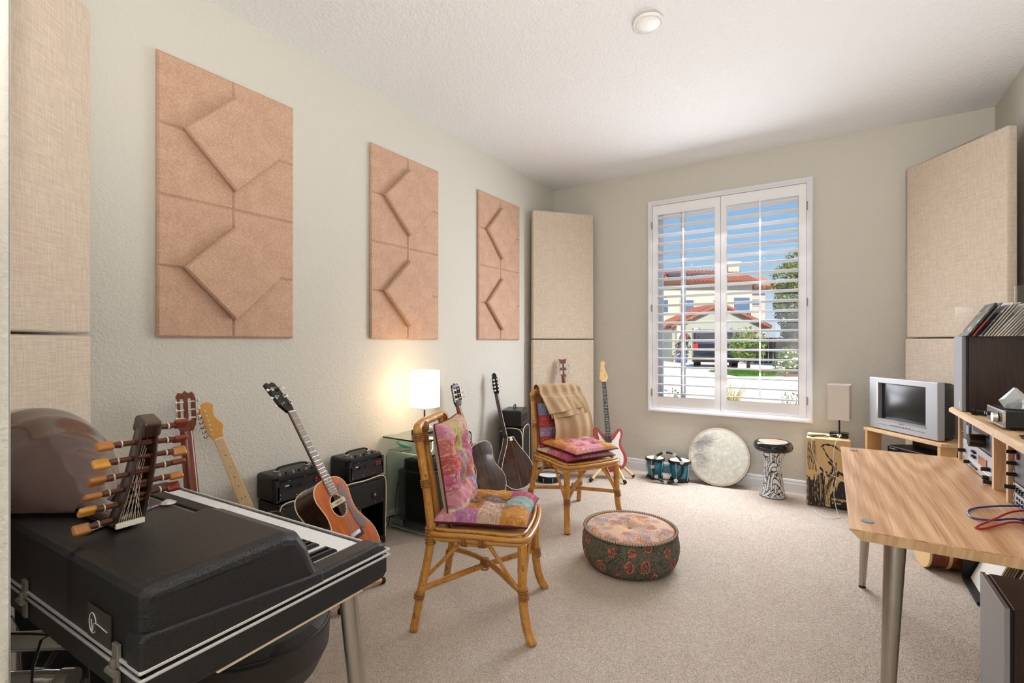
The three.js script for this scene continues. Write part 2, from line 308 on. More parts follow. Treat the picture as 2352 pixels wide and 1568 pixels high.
// ---------------------------------------------------------------- unseen uplighter behind the camera, placed to light the ceiling
{
  const t = thing('unseen_uplighter_lamp', 'tall floor lamp with an upturned bowl, out of view behind the camera, placed to light the ceiling', 'floor lamp', [0.84, 0, 0.22]);
  mesh('base', [lathe([[0, 0.03], [0.03, 0.03], [0.14, 0.012], [0.15, 0], [0, 0]], 40)], M.black, t);
  mesh('pole', [cyl(0.012, 0.012, 1.4, 0, 0.72, 0)], M.black, t);
  mesh('bowl', [lathe([[0.02, 1.40], [0.08, 1.42], [0.15, 1.47], [0.19, 1.53], [0.185, 1.53], [0.145, 1.478], [0.075, 1.428], [0.02, 1.412]], 48)], M.white, t);
  mesh('bulb', [ball(0.04, 0, 1.50, 0)], mat(0xffffff, 0.4, { emissive: 0xfff2e2, emissiveIntensity: 4 }), t);
  const l = new THREE.PointLight(0xfffaf3, 22); l.position.set(0, 1.50, 0); l.shadow.radius = 2; l.castShadow = true; t.add(l);
}

// ---------------------------------------------------------------- linen acoustic panels across three corners
function cornerPanel(x, z, turn, w, y0, y1, label, d = 0.06) {
  const t = thing('sound_absorber', label, 'sound absorber', [x, y0, z], turn, 'linen wrapped acoustic panels across the corners');
  mesh('fabric_cover', [rbox(w, y1 - y0 - 0.004, d, 0.012, 0, (y1 - y0) / 2, 0)], M.linen, t);
  mesh('backing_board', [box(w - 0.04, y1 - y0 - 0.05, 0.012, 0, (y1 - y0) / 2, -d / 2 - 0.005)], M.oakEdge, t);
}
{
  const fl = Math.atan2(0.556, 0.452);
  cornerPanel(-2.378, -4.655, fl, 0.70, 1.365, 2.71, 'tall upper linen panel across the corner left of the window');
  cornerPanel(-2.376, -4.651, fl, 0.705, 0.02, 1.36, 'lower linen panel behind the guitars left of the window');
  const fr = -Math.atan2(0.70, 0.457);
  cornerPanel(0.757, -4.615, fr, 0.79, 1.365, 2.70, 'tall upper linen panel across the corner right of the window');
  cornerPanel(0.75, -4.618, fr, 0.80, 0.02, 1.36, 'lower linen panel behind the silver television');
  cornerPanel(-2.37, -0.49, 2.35, 0.68, 1.365, 2.72, 'upper linen panel at the left edge above the round-backed lute');
  cornerPanel(-2.375, -0.495, 2.35, 0.67, 0.02, 1.36, 'lower linen panel right behind the round-backed lute');
}

// ---------------------------------------------------------------- tiled wood fibre wall panels
function tilePanel(z0, label) {   // z0 = near edge, runs 0.697 m along the wall
  const t = thing('tile_wall_panel', label, 'wall panel', [LX, 1.355, z0], Math.PI / 2, 'tiled wood fibre wall panels');
  const W = 0.697, H = 1.355, w2 = W / 2, h4 = H / 4, th = 0.024;
  const g = slab([[0, 0], [w2, 0], [w2, h4], [0, h4]], th, 0.009, false, [], 1), d = slab([[0, -0.247], [0.247, 0], [0, 0.247], [-0.247, 0]], 0.036, 0.009, false, [], 1);
  for (let r = 0; r < 4; r++) for (let c = 0; c < 2; c++) { const m = mesh('tile', [g.clone().translate(c * w2, r * h4, 0)], M.mdf, t); }
  for (const r of [0, 1]) mesh('diamond_tile', [d.clone().translate(w2, h4 + r * h4 * 2, th)], M.mdf, t);
}
tilePanel(-1.012, 'nearest and largest-looking tan tile panel on the left wall');
tilePanel(-2.287, 'middle tan tile panel on the left wall above the lit lamp');
tilePanel(-3.519, 'farthest tan tile panel on the left wall beside the corner panel');
// ---------------------------------------------------------------- outside: the street seen through the window
const CF = V(-Math.sin(33 * R), 0, -Math.cos(33 * R)), CR = V(Math.cos(33 * R), 0, -Math.sin(33 * R));
const outAt = (lat, dep, y = 0) => [CR.x * lat + CF.x * dep, y, CR.z * lat + CF.z * dep];   // metres to the right of and away from the house front
const GY = -0.12;
{
  const EM = {
    street: mat(0xcbc8c2, 0.95), drive: mat(0xdcd8d0, 0.95), walk: mat(0xc9c6bf, 0.95), lawn: mat(0x3e6c22, 1), mulch: mat(0x62402c, 1), stucco: mat(0xbcb7ae, 0.95), stuccoGrey: mat(0xa8a4a1, 0.95),
    mint: mat(0x99a39c, 0.95), roof: mat(0x8c5440, 0.9), roofB: mat(0xa87a62, 0.9), fascia: mat(0x5a3d2e, 0.9), dark: mat(0x1c1816, 0.8), door: mat(0x76695f, 0.8), winGlass: mat(0x4d6a8e, 0.15), panel: mat(0x1d2733, 0.2),
    car: mat(0x0d1322, 0.2, { clearcoat: 1 }), carGlass: mat(0x39424f, 0.08), tail: mat(0xb01a18, 0.3), plate: mat(0x14141c, 0.5), plateText: mat(0xd8b030, 0.5), tyre: mat(0x0e0e0e, 0.9), fence: mat(0x4a3328, 0.95), terracotta: mat(0xa85a34, 0.9), bluePot: mat(0x1f3fa0, 0.3),
    bark: mat(0x5c4a3c, 1), leafA: mat(0x5f701a, 0.7), leafB: mat(0x28431a, 0.7), leafC: mat(0x64842e, 0.7), leafD: mat(0x2c4a1c, 0.8), flower: mat(0xf4f2ec, 0.8), redFlower: mat(0xb8242c, 0.8), straw: mat(0xb8a860, 0.8),
  };
  const out = (name, label, cat, lat, dep, group) => thing(name, label, cat, outAt(lat, dep, GY), 33 * R, group);
  const ground = (name, m, l0, l1, d0, d1, y, h = 0.1) => { const s = struct(name, [span(l0, l1, y - h, y, -d1, -d0)], m); s.rotation.y = 33 * R; return s; };
  ground('street', EM.street, -40, 60, 5.5, 18.2, GY, 0.3);
  ground('sidewalk', EM.walk, -40, 60, 18.2, 21.2, GY + 0.08, 0.3);
  ground('driveway', EM.drive, -40, 60, 21.2, 60, GY + 0.1, 0.4);
  ground('garden_bed', EM.mulch, 10.9, 40, 19.4, 24.5, GY + 0.13, 0.2);
  { // lawn with its blades
    const n = 2600, p = [], rn = rnd;
    for (let i = 0; i < n; i++) { const x = rr(9.1, 10.9), z = -rr(19.6, 22.6), h = rr(0.05, 0.11), w = 0.02, a = rn() * 6.28; p.push(x - w * Math.cos(a), GY + 0.11, z - w * Math.sin(a), x + w * Math.cos(a), GY + 0.11, z + w * Math.sin(a), x + rr(-0.03, 0.03), GY + 0.12 + h, z); }
    const g = new THREE.BufferGeometry(); g.setAttribute('position', new THREE.Float32BufferAttribute(p, 3)); g.computeVertexNormals();
    const o = tag(mesh('lawn', [clean(g), span(9.1, 10.9, GY, GY + 0.12, -22.6, -19.6)], EM.lawn), 'small green lawn beside the driveway across the street', 'lawn', null, 'stuff'); o.rotation.y = 33 * R;
  }
  function roofTiles(w, run, m) {   // barrel tile courses over a slope w wide and run long, rising along +y from 0, facing +z
    const list = [], n = Math.round(w / 0.32);
    for (let i = 0; i < n; i++) list.push(put(new THREE.CylinderGeometry(0.12, 0.14, run, 6, 1, false), [-w / 2 + (i + 0.5) * w / n, run / 2, 0]));
    return list;
  }
  // two-storey house
  {
    const t = out('two_storey_house', 'white two-storey house with red barrel tile roof across the street', 'house', 15.6, 41);
    mesh('wall', [span(-9, -3.6, 0, 6.35, -0.3, 0), span(-3.6, -1.9, 2.4, 6.35, -0.3, 0), span(-1.9, 4.6, 0, 6.35, -0.3, 0), span(-9, -8.7, 0, 6.35, -9, -0.3), span(4.3, 4.6, 0, 6.35, -9, -0.3), span(-9, 4.6, 0, 6.35, -9, -8.7)], EM.stucco, t);
    mesh('side_wing', [span(4.6, 6.3, 0, 6.1, -9, -1.2)], EM.stuccoGrey, t);
    mesh('eave', [span(-9.5, 5.1, 6.3, 6.5, -9.5, 0.45), span(4.5, 6.9, 6.05, 6.25, -9.5, -0.7)], EM.fascia, t);
    const s = mesh('roof_slope', roofTiles(14.6, 4.2), EM.roof, t); s.position.set(-2.2, 6.5, 0.4); s.rotation.x = -1.22;
    const s2 = mesh('roof_slope', roofTiles(4, 3), EM.roofB, t); s2.position.set(5.4, 6.25, -0.7); s2.rotation.x = -1.2;
    for (const [x, y, z] of [[-3.5, 7.05, -1.2], [-1.2, 7.0, -1.1], [0.9, 6.98, -1.0]]) { const p = mesh('solar_panel', [box(1.9, 1.1, 0.06)], EM.panel, t); p.position.set(x, y + 0.25, z); p.rotation.x = -1.22; }
    mesh('chimney', [span(3.9, 4.9, 6.2, 8.6, -4, -3), span(3.75, 5.05, 8.4, 8.75, -4.1, -2.9)], EM.stucco, t);
    for (const [x, y, w, h, bars] of [[-2.9, 4.5, 0.8, 1.0, 0], [-0.9, 4.5, 1.1, 1.0, 0], [1.75, 4.72, 0.85, 0.5, 0], [3.7, 4.2, 1.3, 2.0, 1], [5.5, 4.9, 0.8, 0.5, 0]]) {
      const z = x > 4.6 ? -1.2 : 0, f = mesh('window_frame', [span(x - w / 2 - 0.08, x + w / 2 + 0.08, y - h / 2 - 0.08, y + h / 2 + 0.08, z - 0.04, z + 0.05)], EM.stucco, t);
      mesh('pane', [span(x - w / 2, x + w / 2, y - h / 2, y + h / 2, z + 0.03, z + 0.065)], EM.winGlass, f);
      if (bars) mesh('railing', Array.from({ length: 7 }, (_, i) => span(x - w / 2 + i * w / 6 - 0.025, x - w / 2 + i * w / 6 + 0.025, y - h / 2, y - h / 2 + 0.9, z + 0.2, z + 0.25)), EM.dark, f);
    }
    mesh('garage_opening_trim', [span(-3.72, -3.58, 0, 2.5, -0.1, 0.05), span(-1.92, -1.78, 0, 2.5, -0.1, 0.05), span(-3.72, -1.78, 2.38, 2.5, -0.1, 0.05)], EM.stucco, t);
    mesh('garage_partition', [span(-3.8, -3.6, 0, 2.6, -6, -0.3), span(-1.9, -1.7, 0, 2.6, -6, -0.3), span(-3.8, -1.7, 2.5, 2.7, -6, -0.3), span(-3.8, -1.7, 0, 2.6, -6.2, -6)], EM.fence, t);
  }
  // single-storey garage in front of it
  {
    const t = out('garage_wing', 'pale green gabled garage with red tile roof behind the dark car', 'garage', 14.0, 33.2);
    mesh('gable_wall', [slab([[-3.1, 0], [3.1, 0], [3.1, 2.65], [0.15, 3.95], [-3.1, 2.65]], 5, 0).translate(0, 0, -5)], EM.mint, t);
    for (const s of [-1, 1]) { const r = mesh('roof_slope', roofTiles(5.4, 3.7), EM.roof, t); r.position.set(0.15, 4.05, -2.4); r.rotation.set(0, s * Math.PI / 2, 0); r.rotateX(Math.PI - 1.13); }
    mesh('rake_board', [bar([-3.5, 2.5, 0.1], [0.15, 4.05, 0.1], 0.13, 0.13, 4), bar([3.6, 2.5, 0.1], [0.15, 4.05, 0.1], 0.13, 0.13, 4)], EM.fascia, t);
    mesh('garage_door', [span(-1.3, 2.6, 0, 2.15, 0.0, 0.05), ...[0.55, 1.1, 1.65].map((y) => span(-1.3, 2.6, y - 0.02, y + 0.02, 0.05, 0.07))], EM.door, t);
    mesh('pillar', [span(-2.9, -2.5, 0, 2.6, 0, 0.4)], EM.stucco, t);
    mesh('pillar', [span(-1.75, -1.4, 0, 2.4, 0, 0.35)], EM.stucco, t);
  }
  // parked car, rear view
  {
    const t = out('parked_car', 'dark blue sport utility car parked nose-in on the driveway', 'car', 10.1, 24.2); t.position.y += 0.1; t.scale.setScalar(1.12); t.rotation.y = 11 * R;
    const side = [[0, 0.35], [0.05, 0.95], [0.2, 1.15], [0.45, 1.72], [0.9, 1.8], [2.6, 1.76], [3.4, 1.12], [4.5, 0.98], [4.65, 0.35]].map(([x, y]) => [x, y]);
    const b = mesh('body', [slab(side, 1.9, 0.12, false, [], 3).translate(0, 0, -0.95)], EM.car, t); b.rotation.y = Math.PI / 2;
    mesh('rear_window', [rbox(1.4, 0.5, 0.03, 0.01, 0, 1.42, -0.27, [0.42, 0, 0])], EM.carGlass, t);
    for (const s of [-1, 1]) { mesh('tail_light', [rbox(0.2, 0.3, 0.08, 0.02, s * 0.82, 1.0, -0.06)], EM.tail, t); }
    const pl = mesh('licence_plate', [box(0.42, 0.2, 0.02, 0, 0.88, 0.0)], EM.plate, t);
    mesh('plate_lettering', [-0.14, -0.07, 0.02, 0.09, 0.15].map((x) => span(x - 0.022, x + 0.022, 0.83, 0.93, 0.01, 0.014)), EM.plateText, pl);
    mesh('bumper', [rbox(1.92, 0.28, 0.2, 0.06, 0, 0.46, -0.02)], EM.dark, t);
    for (const s of [-0.7, 0.7]) mesh('roof_rail', [bar([s, 1.86, -0.7], [s, 1.86, -2.5], 0.025)], M.nickel, t);
    for (const [x, z] of [[-0.8, -0.95], [0.8, -0.95], [-0.8, -3.7], [0.8, -3.7]]) mesh('wheel', [cyl(0.37, 0.37, 0.26, x, 0.37, z, [0, 0, Math.PI / 2])], EM.tyre, t);
  }
  // fence to the right
  {
    const t = out('garden_fence', 'dark brown board fence behind the shrubs across the street', 'fence', 18.6, 31.5);
    for (let i = 0; i < 22; i++) mesh('board', [span(-3 + i * 0.32, -3 + i * 0.32 + 0.29, 0, 1.75, 0, 0.03)], EM.fence, t);
    mesh('rail', [span(-3, 4, 1.3, 1.4, -0.06, 0)], EM.fence, t);
    mesh('post', [span(0.8, 1.15, 0, 2.0, -0.05, 0.35)], EM.terracotta, t);
  }
  function leaves(n, blobs, size) {
    const p = [];
    for (let i = 0; i < n; i++) {
      const [bx, by, bz, r] = blobs[Math.floor(rnd() * blobs.length)], th = rnd() * 6.283, ph = Math.acos(2 * rnd() - 1), q = r * (0.72 + 0.32 * rnd());
      const c = V(bx + q * Math.sin(ph) * Math.cos(th), by + q * Math.cos(ph), bz + q * Math.sin(ph) * Math.sin(th)), a = V(rr(-1, 1), rr(-1, 1), rr(-1, 1)).normalize().multiplyScalar(size * rr(0.6, 1.2)), b = V(rr(-1, 1), rr(-1, 1), rr(-1, 1)).normalize().multiplyScalar(size * 0.5);
      p.push(c.x - a.x, c.y - a.y, c.z - a.z, c.x + b.x, c.y + b.y, c.z + b.z, c.x + a.x, c.y + a.y, c.z + a.z, c.x + a.x, c.y + a.y, c.z + a.z, c.x - b.x, c.y - b.y, c.z - b.z, c.x - a.x, c.y - a.y, c.z - a.z);
    }
    const g = new THREE.BufferGeometry(); g.setAttribute('position', new THREE.Float32BufferAttribute(p, 3)); g.computeVertexNormals();
    return clean(g);
  }
  {
    const t = out('street_tree', 'tall yellow-green tree right of the house across the street', 'tree', 15.2, 27); t.scale.setScalar(1.18);
    mesh('trunk', [bar([0.2, 0, 0], [0.5, 2.4, 0], 0.16, 0.12), bar([0.4, 1.5, 0], [-0.5, 3.2, 0.2], 0.09, 0.05), bar([0.45, 2, 0], [1.4, 3.6, -0.2], 0.09, 0.05)], EM.bark, t);
    mesh('foliage', [leaves(6500, [[0.9, 4.9, 0, 0.9], [0.2, 4.1, 0.2, 0.95], [1.3, 3.9, 0.2, 1.1], [0.6, 3.2, 0.3, 1.1], [1.9, 4.6, 0, 1], [0.1, 3.1, 0.3, 0.8]], 0.095)], EM.leafA, t);
    mesh('lower_foliage', [leaves(5500, [[0.3, 2.5, 0.1, 0.8], [1.3, 2.5, 0, 1.0], [2.1, 2.9, 0, 1.1], [0.9, 3.4, -0.3, 1.1], [1.8, 3.9, -0.3, 1.1], [0.6, 1.7, 0, 0.8], [1.6, 1.6, 0.2, 0.9]], 0.1)], EM.leafB, t);
  }
  {
    const t = out('dark_hedge', 'dark green bushes in front of the brown fence', 'bush', 16.2, 28.6);
    mesh('foliage', [leaves(3500, [[0, 0.9, 0, 0.8], [1.2, 1.3, 0, 0.9], [2.2, 1.0, 0, 0.9], [0.6, 2.0, -0.3, 0.7]], 0.12)], EM.leafD, t);
    mesh('stem', [bar([-0.3, 0, 0.3], [0.5, 1.6, 0.3], 0.07, 0.04)], EM.bark, t);
  }
  function fronds(n, len, rise, w, spread = 1) {
    const list = [];
    for (let i = 0; i < n; i++) {
      const a = i / n * 6.283 + rr(-0.2, 0.2), l = len * rr(0.7, 1.1), h = rise * rr(0.7, 1.1), dx = Math.cos(a) * l * spread, dz = Math.sin(a) * l * spread;
      list.push(sweep([[0, 0, 0], [dx * 0.4, h * 0.8, dz * 0.4], [dx * 0.8, h, dz * 0.8], [dx, h * 0.72, dz]], (t) => w * (0.35 + Math.sin(Math.PI * Math.min(1, t + 0.1)) * 0.65) * (1 - 0.85 * t), 8, 4, 0.25));
    }
    return list;
  }
  {
    const t = out('feathery_shrub', 'bright green feathery shrub beside the parked car', 'shrub', 11.1, 22.9); t.position.y += 0.1; t.scale.setScalar(0.95);
    mesh('frond_crown', [fronds(60, 1.1, 0.9, 0.05).map((g) => g.translate(0, 0.75, 0)), leaves(900, [[0, 1.3, 0, 0.85], [-0.4, 1.1, 0.2, 0.6]], 0.1)], EM.leafC, t);
    mesh('trunk', [bar([0, 0, 0], [0, 0.9, 0], 0.09, 0.07)], EM.bark, t);
  }
  {
    const t = out('rose_bush', 'rose bush full of white blooms beside the lawn', 'bush', 11.45, 20.6); t.position.y += 0.1; t.scale.setScalar(0.85);
    mesh('foliage', [leaves(1200, [[0, 0.45, 0, 0.45], [0.5, 0.6, 0, 0.5], [0.2, 0.95, 0, 0.4]], 0.07)], EM.leafC, t);
    for (let i = 0; i < 26; i++) mesh('bloom', [ball(rr(0.045, 0.075), rr(-0.4, 0.9), rr(0.2, 1.2), rr(0.2, 0.5), 1, 0.8, 1, 8)], EM.flower, t);
  }
  {
    const t = out('red_flower_plant', 'low green plant with small red flowers at the right', 'plant', 12.2, 20.9); t.position.y += 0.12;
    mesh('foliage', [leaves(260, [[0, 0.18, 0, 0.2], [0.2, 0.2, 0, 0.2]], 0.05)], EM.leafB, t);
    for (let i = 0; i < 7; i++) mesh('bloom', [ball(0.035, rr(-0.15, 0.3), rr(0.2, 0.42), 0.15, 1, 0.8, 1, 8)], EM.redFlower, t);
  }
  {
    const t = out('potted_shrub', 'leafy shrub in a blue pot beside the garage pillar', 'potted plant', 11.3, 32.3);
    mesh('pot', [lathe([[0, 0], [0.26, 0], [0.36, 0.55], [0.38, 0.6], [0.33, 0.6], [0.3, 0.5], [0, 0.5]], 20)], EM.bluePot, t);
    mesh('foliage', [leaves(500, [[0, 1.1, 0, 0.5], [0.15, 1.7, 0, 0.35]], 0.09)], EM.leafB, t);
    for (let i = 0; i < 5; i++) mesh('bloom', [ball(0.06, rr(-0.3, 0.3), rr(1.5, 2.1), 0.35, 1, 1, 1, 8)], EM.redFlower, t);
  }
  {
    const t = out('yucca_grass', 'spiky straw and green grass clump just outside the window', 'ornamental grass', 3.75, 8.3);
    mesh('blade_tuft', [fronds(34, 0.3, 0.74, 0.014)], EM.straw, t);
    mesh('green_blade_tuft', [fronds(20, 0.25, 0.68, 0.014)], EM.leafC, t);
  }
  for (const [lat, dep, label] of [[2.62, 8.2, 'bare dark twigs outside the lower left window corner'], [5.0, 8.6, 'bare dark twigs outside the lower right window corner']]) {
    const t = out('twig_shrub', label, 'shrub', lat, dep), list = [];
    for (let i = 0; i < 12; i++) { const a = rr(-0.25, 0.25); list.push(sweep([[a * 0.3, 0, 0], [a, 0.35, rr(-0.1, 0.1)], [a + rr(-0.1, 0.1), rr(0.5, 0.66), 0]], (q) => 0.006 * (1.2 - q), 6, 4)); }
    mesh('twig', list, EM.fascia, t);
    mesh('leaf', [leaves(40, [[0, 0.5, 0, 0.2]], 0.03)], EM.leafD, t);
  }
}
// ---------------------------------------------------------------- electric piano (its back towards the camera)
const PX = -0.989, PZ = -0.3555, PT = 2.5 * R;
const pianoAt = (x, y, z) => { const v = V(x, y, z).applyAxisAngle(V(0, 1, 0), PT); return [PX + v.x, v.y, PZ + v.z]; };
{
  const t = thing('electric_piano', 'black leatherette electric piano with white keys on chrome legs', 'electric piano', [PX, 0, PZ], PT);
  const L = 1.15;
  const along = (prof, x0, x1, b) => slab(prof, x0 - x1, b, false, [], 4).rotateY(Math.PI / 2).translate(x1, 0, 0);   // profile given as (depth, y), pushed out along x
  const lidA = [[0.0, 0.764], [0.0, 0.888], [0.006, 0.899], [0.02, 0.904], [0.28, 0.909], [0.312, 0.898], [0.336, 0.862], [0.372, 0.764]];
  const lidB = [[0.0, 0.764], [0.0, 0.888], [0.006, 0.899], [0.02, 0.904], [0.24, 0.9085], [0.258, 0.902], [0.275, 0.872], [0.3, 0.84], [0.34, 0.834], [0.352, 0.764]];
  const lid = mesh('lid', [along(lidA, 0, -0.345, 0.026), along(lidB, -0.285, -L, 0.014)], M.tolex, t);
  mesh('lid_flange', [along([[-0.004, 0.757], [-0.004, 0.815], [0.004, 0.826], [0.37, 0.79], [0.374, 0.757]], 0.004, -0.05, 0.008)], M.tolex, lid);
  mesh('name_rail', [rspan(-0.33, -L + 0.05, 0.775, 0.852, -0.386, -0.345, 0.006), span(-0.05, -0.34, 0.775, 0.79, -0.385, -0.35)], M.black, t);
  for (const [a, b] of [[0, -0.062], [-L + 0.062, -L]]) mesh('key_block', [along([[0.355, 0.757], [0.355, 0.788], [0.55, 0.79], [0.572, 0.782], [0.58, 0.757]], a, b, 0.01)], M.tolex, t);
  mesh('key_slip', [rspan(-0.06, -L + 0.06, 0.745, 0.762, -0.578, -0.55, 0.003)], M.tolex, t);
  mesh('lower_case', [along([[0.0, 0.698], [0.0, 0.745], [0.58, 0.745], [0.58, 0.704], [0.566, 0.69], [0.012, 0.69]], 0, -L, 0.006)], M.tolex, t);
  mesh('inner_case', [span(-0.01, -L + 0.01, 0.742, 0.76, -0.57, -0.01)], M.black, t);
  mesh('underside_edge', [rspan(-0.006, -0.03, 0.682, 0.691, -0.5, -0.13, 0.003), rspan(-0.03, -L, 0.684, 0.691, -0.57, -0.03, 0.003)], M.cream, t);
  for (const y of [0.749, 0.763]) mesh('trim_strip', [rspan(0.0, 0.005, y - 0.003, y + 0.003, -0.583, 0.003, 0.0015), rspan(-L, 0.004, y - 0.003, y + 0.003, 0.0, 0.005, 0.0015), rspan(-L, 0.004, y - 0.003, y + 0.003, -0.586, -0.58, 0.0015)], M.alloy, t);
  // 43 white and 30 black keys, from the far (left) end
  const kw = (L - 0.128) / 43, wg = uvBox(clean(rbox(kw - 0.0012, 0.02, 0.16, 0.002, 0, 0, 0, null, 2))), bg = uvBox(clean(slab([[-0.09, 0], [0.0, 0], [-0.003, 0.006], [-0.012, 0.0115], [-0.09, 0.0125]], 0.0115, 0.0018).rotateY(Math.PI / 2).translate(-0.00575, 0, 0)));
  for (let i = 0; i < 43; i++) {
    const x = -0.064 - (i + 0.5) * kw, w = new THREE.Mesh(wg, M.keyWhite); w.name = 'white_key'; w.castShadow = w.receiveShadow = true; w.position.set(x, 0.766, -0.468); t.add(w);
    if (i < 42 && [1, 1, 0, 1, 1, 1, 0][i % 7]) { const b = new THREE.Mesh(bg, M.keyBlack); b.name = 'black_key'; b.castShadow = b.receiveShadow = true; b.position.set(x - kw / 2, 0.7755, -0.482); t.add(b); }
  }
  // latches and badge on the back
  for (const x of [-0.083, -0.546]) {
    const l = mesh('latch', [rspan(x - 0.011, x + 0.011, 0.752, 0.79, 0.001, 0.008, 0.001), rspan(x - 0.009, x + 0.009, 0.705, 0.742, 0.001, 0.007, 0.001)], M.tarnish, t);
    mesh('latch_hook', [cyl(0.006, 0.006, 0.03, x, 0.744, 0.012, [0, 0, Math.PI / 2]), rspan(x - 0.005, x + 0.005, 0.74, 0.764, 0.006, 0.014, 0.001)], M.tarnish, l);
  }
  const bd = mesh('badge_plate', [rspan(-0.21, -0.112, 0.767, 0.828, 0.0, 0.0035, 0.001)], mat(0x33302d, 0.3), t);
  const circle = (cx, cy, r, a0, a1) => Array.from({ length: 25 }, (_, i) => { const a = a0 + (a1 - a0) * i / 24; return [cx + r * Math.cos(a) * 0.8, cy + r * Math.sin(a), 0.0042]; });
  mesh('badge_mark', [tube(circle(-0.185, 0.797, 0.019, 0.25, 5.6), 0.0009, 40, 6), tube([[-0.191, 0.803, 0.0042], [-0.186, 0.781, 0.0042], [-0.18, 0.797, 0.0042], [-0.122, 0.797, 0.0042]], 0.0009, 30, 6)], M.white, bd);
  // legs
  for (const [x, z, fx, fz] of [[-0.05, -0.485, 0.035, -0.5], [-L + 0.05, -0.485, -L - 0.035, -0.5], [-0.085, -0.08, -0.05, -0.05], [-L + 0.085, -0.08, -L + 0.05, -0.05]]) {
    const l = mesh('leg', [bar([x, 0.688, z], [fx, 0.03, fz], 0.023, 0.023, 20)], M.steel, t);
    mesh('rubber_foot', [bar([fx, 0.032, fz], [fx, 0, fz], 0.022, 0.024, 16)], M.rubber, l);
  }
}
// things on the lid
single('nail_file', [rbox(0.185, 0.002, 0.012, 0.001)], canvasPrint(), 'thin rainbow-coloured nail file under the peg box', 'nail file', null, true);
{
  const o = scene.children[scene.children.length - 1]; o.position.set(-1.418, 0.9095, -0.476); o.rotation.y = -1.148;
}
function canvasPrint() {
  const tx = canvasTex(256, 32, (c, w, h) => { const cs = ['#d86fa8', '#58b7c8', '#e9e2c4', '#c54a86', '#6a4fa0', '#7fd0b8', '#e88fb0', '#4f7fc0']; for (let i = 0; i < 60; i++) { c.fillStyle = cs[Math.floor(rnd() * cs.length)]; c.fillRect(rnd() * w - 10, rnd() * h - 6, 8 + rnd() * 30, 4 + rnd() * 14); } });
  return mat(0xffffff, 0.5, { map: tx });
}
single('finger_cymbal', [lathe([[0, 0.012], [0.006, 0.011], [0.013, 0.006], [0.019, 0.003], [0.019, 0.001], [0, 0]], 24)], M.chrome, 'small shiny oval metal disc lying on the piano lid', 'metal disc').position.set(-1.445, 0.9095, -0.578);

